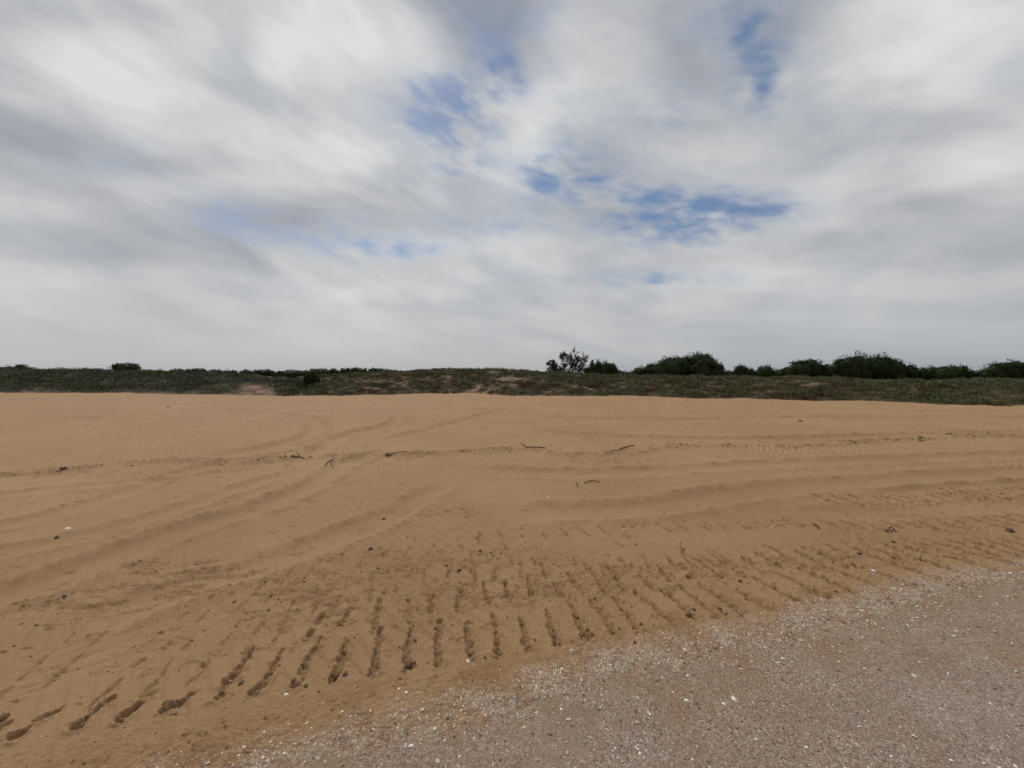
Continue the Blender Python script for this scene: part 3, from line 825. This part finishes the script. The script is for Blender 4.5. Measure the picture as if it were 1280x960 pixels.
def dune_z(X, Y):
    px = 640 + F * X / Y
    Db = CAM_H * F / (np.interp(px, bx_, by_) - 467)
    Db = Db + 1.0 * fbm(px * .02, px * 0, 1, 3, 151) + .9 * fbm(X, X * 0 + .5, .5, 3, 152)
    Dc = Db + np.interp(px, ex_, ed_)
    zc_ = CAM_H + (467 - np.interp(px, cx_, cy_)) / F * Dc
    t = (Y - Db) / (Dc - Db)
    rise = np.where(t < 0, t * .9, np.clip(t, 0, 1) * .35 + .65 * np.sin(np.clip(t, 0, 1) * np.pi / 2))
    # far side of the crest runs down to a low plain
    back = smooth(0, 1, (Y - Dc) / 16)
    z = zc_ * rise * (1 - back) + back * np.where(px < 330, .9, .35)
    amp = .25 * smooth(0, .35, t) * (1 - smooth(.85, 1.0, t) * .6)
    z = z + amp * fbm(X, Y, .28, 3, 155) + .06 * smooth(0, .1, t) * fbm(X, Y, 1.3, 3, 158)
    return z - .03, px, t
us = np.linspace(-2.6, 2.6, 760)
ds = np.concatenate([np.linspace(15, 48, 165), np.geomspace(48.4, 160, 45)])
DY, DU = np.meshgrid(ds, us, indexing='ij'); DX = DU * DY
dz_, dpx, dt_ = dune_z(DX, DY)
def bare_mask(X, Y, px, t):
    b_ = smooth(.42, .60, fbm(X, Y, .55, 4, 161, .6) + .02)
    def reg(c, w_, t0, t1): return np.exp(-((px - c) / w_) ** 2) * smooth(t0 - .15, t0, t) * (1 - smooth(t1, t1 + .15, t))
    n_ = fbm(X, Y, .9, 3, 163)
    b_ = b_ * smooth(340, 420, px) * (1 - .5 * smooth(720, 800, px))
    for c, w_, t0, t1, a in ((320, 24, -.3, .4, .85), (470, 22, .15, .5, .9), (508, 8, .3, .6, .9), (562, 6, .5, .9, .9), (636, 26, .35, 1.0, .95), (645, 10, .3, .6, 1), (783, 7, .35, .6, 1.0),
                           (600, 22, -.5, .12, 1.2), (945, 20, .7, .95, .7), (885, 12, .4, .6, .8), (1010, 40, .55, .75, .6), (1150, 30, .45, .6, .5)):
        b_ = np.maximum(b_, reg(c, w_, t0, t1) * a * smooth(-.35, .2, n_))
    b_ = np.maximum(b_, smooth(.05, -.03, t))
    return np.clip(np.where(t > .08, b_ * np.where(px > 400, .72, 1), b_), 0, 1)
bare = bare_mask(DX, DY, dpx, dt_)
nr, nc = DX.shape
fc = grid_faces(nr, nc); kf = (dz_.ravel()[fc] > -.25).all(1); fc = fc[kf]
used = np.unique(fc); remap = np.full(nr * nc, -1); remap[used] = np.arange(len(used))
o = mesh_np('dune', np.stack([DX.ravel(), DY.ravel(), dz_.ravel()], 1)[used], remap[fc], m_dune, {'bare': bare.ravel()[used]}, smooth=True)
tag(o, 'low overgrown dune bank behind the open sand', kind='structure')
# far plain
pr = np.geomspace(150, 5000, 30); pu = np.linspace(-3.2, 3.2, 90)
PY, PU = np.meshgrid(pr, pu, indexing='ij'); PX = PU * PY
PZ = .30 + .4 * fbm(PX, PY, .01, 3, 171) * smooth(150, 300, PY)
o = mesh_np('plain', np.stack([PX.ravel(), PY.ravel(), PZ.ravel()], 1), grid_faces(*PX.shape), m_plain, smooth=True)
tag(o, 'flat scrubby land reaching the horizon', kind='structure')
# one very low far ridge on the left horizon
hx = np.linspace(-1200, -60, 120); prof = 2.2 + 5.5 * np.exp(-((hx + 400) / 260) ** 2) + 1.2 * fbm(hx, hx * 0, .01, 3, 173)
rowsH = []
for k, t in enumerate(np.linspace(0, 1, 9)):
    rowsH.append(np.stack([hx, np.full_like(hx, 900 + 300 * t), prof * math.sin(math.pi * t) * 1.0 - .2], 1))
o = mesh_np('hills', np.concatenate(rowsH), grid_faces(9, 120), m_plain, smooth=True); tag(o, 'very low distant ridge', kind='structure')

# ------------------------------------------------------------------ vegetation clumps
def leaf_tuft(seed, n, h, leafl, leafw, up=.5, dome=True):
    """small rounded clump of narrow leaves: unit radius 1, height h"""
    r = np.random.default_rng(seed); V, Fc = [], []
    for i in range(n):
        a = r.uniform(0, 2 * np.pi); rr = np.sqrt(r.uniform(0, 1)); zt = np.sqrt(max(0, 1 - rr * rr)) * h * r.uniform(.55, 1.05)
        if r.uniform() < .3: zt *= r.uniform(.2, .8)
        p = np.array([rr * np.cos(a), rr * np.sin(a), zt])
        d = np.array([np.cos(a) * rr, np.sin(a) * rr, up]) + r.normal(0, .45, 3); d /= np.linalg.norm(d)
        sde = np.cross(d, r.normal(0, 1, 3)); sde /= np.linalg.norm(sde)
        L = leafl * r.uniform(.6, 1.3); w_ = leafw * r.uniform(.6, 1.3); k = len(V)
        V += [p - sde * w_, p + sde * w_, p + d * L]; Fc.append((k, k + 1, k + 2))
    return np.array(V), np.array(Fc)

def spread(n, px0, px1, d0, d1, power=1.0):
    """points over a sector of ground, evenly by area"""
    u0, u1 = (px0 - 640) / F, (px1 - 640) / F
    u = rng.uniform(u0, u1, n); y = np.sqrt(rng.uniform(d0 * d0, d1 * d1, n))
    return u * y, y
def tints(n, cols, p, var=.25):
    c = np.array(cols)[rng.choice(len(cols), n, p=p)]
    return c * rng.uniform(1 - var, 1 + var, (n, 1)) * rng.uniform(.93, 1.07, (n, 3))

# silver green shrubs, left
tm = [leaf_tuft(i, 95, .9, .22, .055, .6) for i in range(6)]
x, y = spread(7200, -330, 400, 29, 74)
z, px, t = dune_z(x, y); bm_ = bare_mask(x, y, px, t)
k = (t > -.01) & (t < 1.12) & (rng.uniform(0, 1, len(x)) > bm_ * 1.2) & (px < 360 + 40 * rng.normal(0, 1, len(x)))
k &= ~((px > 288 + 30 * t) & (px < 350 - 10 * t) & (t < .45 + .2 * rng.normal(0, 1, len(x))))
x, y, z, t = x[k], y[k], z[k], t[k]; n = len(x)
rad = (.42 + .38 * smooth(-.3, .4, fbm(x, y, .35, 2, 181))) * rng.uniform(.6, 1.15, n) * (.55 + .45 * smooth(0, .12, t))
patch = fbm(x, y, .16, 3, 185)
ti = tints(n, [(.098, .103, .070), (.064, .070, .038), (.045, .048, .028), (.135, .138, .105)], [.40, .27, .18, .15])
ti = np.where((patch > .12)[:, None], ti * np.array([.9, 1.02, .66]), ti)
scl = np.stack([rad, rad, rad * rng.uniform(.75, 1.15, n)], 1)
o = scatter('scrub', tm, np.stack([x, y, z - .02], 1), scl, rot_z(rng.uniform(0, 6.28, n)), ti, m_leaf)
tag(o, 'dense silver green scrub covering the left dune')

# creeping cover, middle and right
tm = [leaf_tuft(20 + i, 46, .55, .34, .085, .7) for i in range(8)]
x, y = spread(38000, 345, 1700, 17.5, 50)
z, px, t = dune_z(x, y); bm_ = bare_mask(x, y, px, t)
dn_ = smooth(-.5, .15, fbm(x, y, .8, 3, 191))
k = (t > -.005 - .05 * smooth(.1, .4, fbm(x, y, 1.1, 2, 192))) & (t < 1.25) & (rng.uniform(0, 1, len(x)) > bm_ * .92) & (rng.uniform(0, 1, len(x)) < .35 + .65 * dn_)
k &= ~((y > 20) & (px > 1400) & (rng.uniform(0, 1, len(x)) < .5))
x, y, z, px, t = x[k], y[k], z[k], px[k], t[k]; n = len(x)
rad = rng.uniform(.13, .34, n) * (.75 + .5 * smooth(-.2, .4, fbm(x, y, .5, 2, 193)))
red = smooth(-.12, .22, fbm(x, y, .32, 3, 195) + .10 * np.exp(-((px - 520) / 110) ** 2)) * (1 - .35 * smooth(1000, 1200, px))
ga = tints(n, [(.105, .108, .044), (.072, .078, .034), (.15, .135, .066), (.105, .112, .062)], [.4, .28, .17, .15])
red = red * (1 - .7 * smooth(1050, 1250, px))
gb = tints(n, [(.105, .048, .032), (.070, .040, .026), (.15, .085, .05), (.08, .07, .035)], [.34, .28, .18, .20])
ti = np.where((rng.uniform(0, 1, n) < red * .55)[:, None], gb, ga)
# greener towards the crest on the right, darker scrub row along the foot
cr = (t > .8) & (rng.uniform(0, 1, n) < .7); ti[cr] = tints(cr.sum(), [(.12, .125, .07), (.10, .11, .05), (.15, .15, .10)], [.4, .3, .3])
scl = np.stack([rad, rad, rad * rng.uniform(.6, 1.4, n)], 1)
o = scatter('ground_cover', tm, np.stack([x, y, z - .01], 1), scl, rot_z(rng.uniform(0, 6.28, n)), ti, m_leaf)
tag(o, 'low reddish and olive creeping plants over the middle and right bank')

# wispy grass on the crests
def grass_tuft(seed, n=14):
    r = np.random.default_rng(seed); V, Fc = [], []
    for i in range(n):
        a = r.uniform(0, 6.28); l = r.uniform(.5, 1.1); b0 = r.normal(0, .10, 2); tip = np.array([b0[0] + np.cos(a) * l * .4, b0[1] + np.sin(a) * l * .4, l]); k = len(V)
        V += [(b0[0] - .022, b0[1], 0), (b0[0] + .022, b0[1], 0), tuple(tip)]; Fc.append((k, k + 1, k + 2))
    return np.array(V), np.array(Fc)
tm = [grass_tuft(i) for i in range(5)]
x, y = spread(9000, 380, 1500, 20, 52)
z, px, t = dune_z(x, y)
wgt = np.exp(-((px - 625) / 34) ** 2) * (t > .55) + .20 * (t > .75) + .05
k = (t > .02) & (t < 1.15) & (rng.uniform(0, 1, len(x)) < wgt); x, y, z, px = x[k], y[k], z[k], px[k]; n = len(x)
hh = rng.uniform(.18, .36, n) * (1 + .5 * np.exp(-((px - 625) / 30) ** 2))
o = scatter('dry_grass', tm, np.stack([x, y, z - .02], 1), np.stack([hh, hh, hh], 1), rot_z(rng.uniform(0, 6.28, n)),
            tints(n, [(.20, .17, .10), (.13, .12, .06)], [.5, .5]), m_leaf)
tag(o, 'wispy dry grass along the crest of the bank')

# ------------------------------------------------------------------ trees
def crown_np(lobes, n, leaf, cols, seed, holes=.0):
    """foliage filling a union of ellipsoids: many small leaf faces bunched in twigs, most near the surface"""
    r = np.random.default_rng(seed)
    vol = np.array([l[3] * l[4] * l[5] for l in lobes]); pk = r.choice(len(lobes), n, p=vol ** .75 / (vol ** .75).sum())
    L = np.array(lobes)[pk]
    d = r.normal(0, 1, (n, 3)); d /= np.linalg.norm(d, axis=1)[:, None]
    bumpy = 1 + .16 * np.sin(d[:, 0] * 7 + L[:, 0] * 3) * np.cos(d[:, 2] * 6 + L[:, 1]) + .10 * np.sin(d[:, 1] * 13 + d[:, 2] * 11)
    rr = (r.uniform(0, 1, n) ** .30) * bumpy
    C = L[:, :3] + d * L[:, 3:6] * rr[:, None]
    m = 7                                       # leaves per twig
    base = np.repeat(C, m, 0) + r.normal(0, leaf * .6, (n * m, 3)); dd = np.repeat(d, m, 0) + r.normal(0, .75, (n * m, 3)) + np.array([0, 0, .25])
    dd /= np.linalg.norm(dd, axis=1)[:, None]
    sd_ = np.cross(dd, r.normal(0, 1, (n * m, 3))); sd_ /= np.linalg.norm(sd_, axis=1)[:, None]
    ll = leaf * r.uniform(.6, 1.4, (n * m, 1)); ww = ll * .42
    V = np.stack([base - sd_ * ww, base + sd_ * ww, base + dd * ll], 1).reshape(-1, 3)
    V[:, 2] = np.maximum(V[:, 2], .05)
    Fc = np.arange(n * m * 3).reshape(-1, 3)
    tw = np.array(cols)[r.integers(0, len(cols), n)] * r.uniform(.7, 1.25, (n, 1))
    return V, Fc, np.repeat(tw, m * 3, 0)

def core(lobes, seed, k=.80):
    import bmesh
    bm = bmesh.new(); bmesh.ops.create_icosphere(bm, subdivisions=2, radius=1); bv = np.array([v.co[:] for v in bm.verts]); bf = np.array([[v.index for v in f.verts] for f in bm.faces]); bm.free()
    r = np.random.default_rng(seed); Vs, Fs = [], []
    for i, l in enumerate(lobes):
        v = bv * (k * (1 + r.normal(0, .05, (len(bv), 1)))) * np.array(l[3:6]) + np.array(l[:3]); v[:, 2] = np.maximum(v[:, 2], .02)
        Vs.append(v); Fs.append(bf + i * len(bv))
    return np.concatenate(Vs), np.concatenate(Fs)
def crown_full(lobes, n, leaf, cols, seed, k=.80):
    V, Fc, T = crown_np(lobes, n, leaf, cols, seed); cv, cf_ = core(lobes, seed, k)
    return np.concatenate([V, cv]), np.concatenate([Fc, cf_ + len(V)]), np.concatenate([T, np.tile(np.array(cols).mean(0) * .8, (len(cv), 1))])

def limbs(h, spreadr, seed, nl=5, depth=3, r0=.12):
    """trunk with forking limbs -> list of tubes and tip points"""
    r = random.Random(seed); parts = []; tips = []
    def grow(p, d, L, rad, lev):
        pts = [p]; rs = [rad]
        for k in range(4):
            d = (d + Vector((r.gauss(0, .22), r.gauss(0, .22), r.gauss(0, .12)))).normalized()
            p = p + d * L / 4; pts.append(p); rs.append(rad * (1 - .16 * (k + 1)))
        parts.append(tube(pts, rs, 6 if lev == 0 else 5))
        if lev >= depth: tips.append(p); return
        for k in range(r.choice((2, 3, 3)) if lev else nl):
            a = r.uniform(0, 6.28); s = Vector((math.cos(a) * spreadr, math.sin(a) * spreadr, r.uniform(.2, .8)))
            grow(pts[r.choice((2, 3, 4))] if lev else pts[r.choice((1, 2, 3, 4))], (d * .5 + s).normalized(), L * r.uniform(.6, .9), rs[-1] * r.uniform(.55, .85), lev + 1)
    grow(Vector((0, 0, -.1)), Vector((r.uniform(-.15, .15), 0, 1)).normalized(), h * .36, r0, 0)
    return parts, tips

DARK = [(.028, .043, .014), (.044, .064, .020), (.018, .028, .010), (.046, .064, .021)]
GREEN = [(.036, .058, .016), (.028, .045, .013), (.050, .072, .020)]
BLUEG = [(.030, .040, .026), (.022, .032, .02), (.042, .052, .034)]
def tree(name, px0, px1, top, basepx, D, label, cols, lobes_px, seed, dens=1.0, cat='tree', group='trees and bushes beyond the bank', leaf=None):
    """px0..px1, top: extent in the photo; D: distance. lobes_px: (centre fraction, half width fraction, top fraction)"""
    xc = ((px0 + px1) / 2 - 640) / F * D; W_ = (px1 - px0) / F * D; zt = CAM_H + (467 - top) / F * D
    zb = float(dune_z(np.array([xc]), np.array([float(D)]))[0][0]) if D < 155 else .3
    H = zt - zb
    root = bpy.data.objects.new(name, None); COL.objects.link(root); root.location = (xc, D, zb)
    tag(root, label, cat, group)
    r = random.Random(seed); lb = []
    leaf = leaf or max(.06, D * .0018)
    for (cf_, wf, tf) in lobes_px:
        rx = W_ * wf; th = H * tf
        rz_ = th * .5
        lb.append(((cf_ - .5) * W_, r.uniform(-.15, .15) * W_ * .5, th - rz_ * .92, rx * .98, max(rx * .8, .4), rz_))
        for _ in range(5):                                    # smaller boughs breaking the outline
            a = r.uniform(0.1, math.pi - .1); q_ = r.uniform(.28, .46)
            lb.append(((cf_ - .5) * W_ + math.cos(a) * rx * .78, r.uniform(-.5, .5) * rx, (th - rz_) + math.sin(a) * rz_ * .60, rx * q_, rx * q_, min(rz_ * .42, rx * q_ * 1.1)))
    area = sum(l[3] * l[5] for l in lb) / (leaf ** 2)
    n = int(min(3000, max(200, area * 2.2 * dens)))
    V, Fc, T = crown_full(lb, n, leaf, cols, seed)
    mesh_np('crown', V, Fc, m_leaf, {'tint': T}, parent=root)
    parts, tips = limbs(H * .42, .9, seed, 4, 2, max(.06, H * .035))
    t_ = join_py('trunk', parts, m_bark); t_.parent = root
    return root

L1 = [(.5, .5, 1.0)]
L2 = [(.3, .32, .85), (.68, .34, 1.0)]
L3 = [(.2, .24, .6), (.5, .32, 1.0), (.8, .24, .72)]
# left horizon
tree('rounded_bush', -6, 18, 457.5, 466, 78, 'low dark flat bush at the far left edge of the horizon', DARK, L2, 301, cat='bush')
tree('rounded_bush', 18, 39, 456, 466, 78, 'second dark bush from the left, with a domed top and low right side', DARK, [(.4, .4, 1.0), (.85, .2, .7)], 302, cat='bush')
tree('rounded_bush', 144, 175, 454.5, 466, 72, 'round dark bush standing up alone from the left scrub', DARK, [(.5, .5, 1.0), (.3, .3, .95), (.72, .28, .93)], 303, 1.3, cat='bush')
tree('flat_bush', 206, 236, 461.5, 468, 120, 'thin flat dark bush on the skyline right of the lone round bush', DARK, L3, 304, cat='bush')
tree('flat_bush', 232, 256, 460.6, 468, 118, 'slightly taller flat bush at the left end of the far treeline', DARK, L2, 305, cat='bush')
tree('rounded_bush', 320, 340, 462, 470, 90, 'small dark round bush in the dip, left of the shaded pair', DARK, L1, 306, cat='bush')
tree('rounded_bush', 339, 353, 465, 470, 90, 'tiny low bush between two dark round bushes in the dip', BLUEG, L1, 307, cat='bush')
tree('rounded_bush', 354, 376, 463, 473, 82, 'dark oval bush in the dip left of the upright shrub', DARK, L1, 308, cat='bush')
tree('rounded_bush', 385, 408, 461, 471, 80, 'dark domed bush right behind the upright shrub', DARK, L1, 309, cat='bush')
# upright shrub on the near bank
D_ = 31.0
x0 = (389 - 640) / F * D_; z0 = float(dune_z(np.array([x0]), np.array([D_]))[0][0])
root = bpy.data.objects.new('upright_shrub', None); COL.objects.link(root); root.location = (x0, D_, z0)
tag(root, 'upright dark shrub standing alone in front of the bank at left', 'shrub')
lb = [(0.02, 0, .95, .52, .5, .42), (-.15, 0, .60, .46, .4, .35), (.25, 0, .68, .4, .35, .30), (-.3, .05, .95, .25, .2, .2), (.0, 0, .28, .26, .22, .28), (.2, 0, 1.25, .22, .2, .2)]
zt = CAM_H + (467 - 466.5) / F * D_ - z0
lb = [(a, b_, c * zt / 1.4, d, e, f * zt / 1.4) for a, b_, c, d, e, f in lb]
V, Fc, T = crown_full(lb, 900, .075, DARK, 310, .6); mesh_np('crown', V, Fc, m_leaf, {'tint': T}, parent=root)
t_ = join_py('trunk', limbs(1.5, .7, 310, 5, 2, .05)[0], m_bark); t_.parent = root

# middle: half bare tree and its neighbour
D_ = 46.0
def half_bare():
    xc = (709 - 640) / F * D_; zb = float(dune_z(np.array([xc]), np.array([D_]))[0][0])
    root = bpy.data.objects.new('half_bare_tree', None); COL.objects.link(root); root.location = (xc, D_, zb)
    tag(root, 'half bare tree with spreading branches and two dark leafy tufts on its left', 'tree', 'trees and bushes beyond the bank')
    ht = CAM_H + (467 - 440) / F * D_ - zb
    r = random.Random(77); parts = []; tips = []
    def grow(p, d, L, rad, lev):
        pts = [p]; rs = [rad]
        for k in range(5):
            d = (d + Vector((r.gauss(0, .20), r.gauss(0, .2), r.gauss(.03, .12)))).normalized()
            p = p + d * L / 5; pts.append(p); rs.append(max(.028, rad * (1 - .12 * (k + 1))))
        parts.append(tube(pts, rs, 5)); tips.append((p, lev))
        if lev >= 4: return
        for k in range(r.choice((2, 3, 3, 4))):
            s = Vector((r.gauss(0, .8), r.gauss(0, .5), r.uniform(-.1, .8)))
            grow(pts[r.choice((2, 3, 4, 5))], (d + s).normalized(), L * r.uniform(.5, .78), rs[-1] * r.uniform(.6, .9), lev + 1)
    for dxx, dzz, L in ((-.95, .75, 1.15), (-.5, 1.1, 1.3), (-.15, 1.1, 1.5), (.25, 1, 1.25), (.7, .85, 1.3), (1.15, .6, 1.3), (-1.3, .4, .9)):
        grow(Vector((dxx * .15, 0, -.1)), Vector((dxx, r.uniform(-.4, .4), dzz)).normalized(), ht * .36 * L, .13, 0)
    t_ = join_py('trunk', parts, m_bark); t_.parent = root
    def c(px, top, bot, hw, n, seed, le=.085):
        X = (px - 709) / F * D_; z1 = CAM_H + (467 - top) / F * D_ - zb; z2 = CAM_H + (467 - bot) / F * D_ - zb; h = (z1 - z2) / 2; w_ = hw / F * D_
        l_ = [(X, 0, (z1 + z2) / 2, w_, w_ * .8, h), (X + w_ * .5, 0, z1 - h * .6, w_ * .5, w_ * .4, h * .4), (X - w_ * .5, 0, z2 + h * .7, w_ * .6, w_ * .4, h * .4)]
        V, Fc, T = crown_np(l_, n, le, DARK, seed); mesh_np('leafy_tuft', V, Fc, m_leaf, {'tint': T}, parent=root)
    c(704, 440, 451, 4.2, 150, 1); c(689, 450, 458, 5.5, 170, 2); c(690, 457, 466, 6, 150, 3); c(728, 447, 454, 6.0, 90, 5)
    c(700, 457, 467, 7, 120, 4); c(717, 460, 469, 16, 260, 6); c(724, 453, 460, 5, 50, 7); c(712, 450, 458, 4, 30, 8)
half_bare()
tree('leafy_bush', 731, 772, 449.5, 468, 47, 'dark leafy bush with a ragged spiky top, right beside the half bare tree', DARK,
     [(.12, .18, .62), (.30, .16, .80), (.22, .07, 1.02), (.64, .30, .88), (.42, .09, 1.0), (.88, .16, .6)], 320, 1.0, cat='bush')
tree('low_bush', 768, 789, 463.5, 469, 60, 'very low bush filling the gap left of the broad tree', DARK, L1, 319, cat='bush')
# broad grove
tree('broad_tree', 785, 846, 450, 470, 58, 'sloping low left end of the broad dark grove, right of the gap', DARK,
     [(.12, .16, .45), (.35, .24, .68), (.62, .26, .88), (.85, .22, 1.0)], 321, 1.2)
tree('broad_tree', 824, 892, 442, 470, 60, 'tall broad middle tree of the grove with greenish domed top', GREEN + DARK,
     [(.22, .22, .92), (.45, .22, .93), (.72, .24, 1.03), (.92, .12, .8)], 322, 1.2)
tree('broad_tree', 868, 916, 446, 471, 57, 'right end of the broad grove, dropping in steps to the right', DARK,
     [(.25, .28, 1.0), (.55, .2, .82), (.82, .2, .45)], 323, 1.2)
tree('rounded_tree', 916, 946, 456, 471, 62, 'small pointed dark tree just right of the broad grove', DARK, [(.35, .26, 1.0), (.7, .3, .78)], 324)
tree('rounded_tree', 943, 974, 456.5, 471, 62, 'small green tinged tree in the row, left of the flat topped one', GREEN, [(.45, .32, 1.0), (.8, .24, .65), (.15, .2, .7)], 325)
tree('rounded_tree', 974, 1036, 449.5, 473, 56, 'flat topped spreading dark tree left of the tallest right tree', DARK,
     [(.15, .18, .66), (.38, .24, .93), (.62, .24, 1.0), (.85, .16, .8)], 326, 1.2)
tree('rounded_tree', 1030, 1052, 455.5, 474, 58, 'small dark filler tree tucked against the tallest right tree', DARK, L1, 327)
tree('tall_tree', 1045, 1092, 442.5, 477, 50, 'left dome of the tallest dark pair at right', DARK, [(.35, .34, .92), (.65, .34, 1.0)], 328, 1.3)
tree('tall_tree', 1080, 1125, 443.5, 477, 51, 'right dome of the tallest dark pair at right', DARK, [(.4, .38, 1.0), (.75, .28, .86)], 329, 1.3)
tree('rounded_tree', 1118, 1150, 456.5, 478, 50, 'dark low tree right under the tallest pair', DARK, L2, 330, 1.2)
tree('rounded_tree', 1144, 1174, 458.5, 478, 50, 'low tree with yellowish green top in the right row', GREEN, L2, 331)
tree('rounded_tree', 1168, 1216, 457.5, 479, 48, 'wide low rounded tree near the right end of the row', DARK + GREEN, [(.3, .3, .95), (.6, .32, 1.0), (.88, .16, .7)], 332, 1.2)
tree('low_bush', 1206, 1230, 465, 478, 48, 'low dark bush in the gap before the last right trees', DARK, L1, 335, cat='bush')
tree('rounded_tree', 1227, 1262, 453, 477, 46, 'first of the last trees at right, with a ragged left side', DARK, [(.2, .2, .7), (.6, .36, 1.0)], 333, 1.2)
tree('rounded_tree', 1256, 1312, 451.5, 477, 46, 'dark tree cut by the right edge of the photo', DARK, [(.25, .25, 1.0), (.6, .34, .95)], 334, 1.2)
# far woods
def wood(name, px0, px1, D, tops, label, seed, n=3000, leaf=.45, cols=DARK):
    r = np.random.default_rng(seed); lb = []
    for px in np.arange(px0, px1, 4.0):
        tp = np.interp(px, [a for a, _ in tops], [b_ for _, b_ in tops]) + r.uniform(-.4, .9)
        z1 = CAM_H + (467 - tp) / F * D; rr = r.uniform(3, 6) / F * D
        lb.append(((px - 640) / F * D, D + r.uniform(-6, 6), z1 * .45, rr, rr, z1 * .55))
    V, Fc, T = crown_full(lb, n, leaf, cols, seed)
    V[:, 2] += .2
    o = mesh_np(name, V, Fc, m_leaf, {'tint': T}); o['kind'] = 'stuff'; tag(o, label); return o
wood('far_wood', 246, 420, 190, [(246, 463), (290, 463.5), (420, 464.2)], 'far dark line of trees on the left skyline', 401, 2600)
wood('far_wood', 400, 500, 120, [(400, 463), (420, 461.5), (470, 461), (490, 463), (500, 467)], 'dark wood on the skyline behind the left end of the middle bank', 402, 2600, .3)
wood('far_wood', 905, 1290, 90, [(905, 465), (960, 463), (1100, 463), (1290, 465)], 'dark undergrowth behind the right row of trees', 403, 4200, .25)
wood('far_wood', -300, 60, 240, [(-300, 463.5), (60, 465)], 'far dark line of trees beyond the left scrub', 404, 2000, .5)
print('TRIS', sum(len(o.data.loops) - 2 * len(o.data.polygons) for o in bpy.data.objects if o.type == 'MESH'))
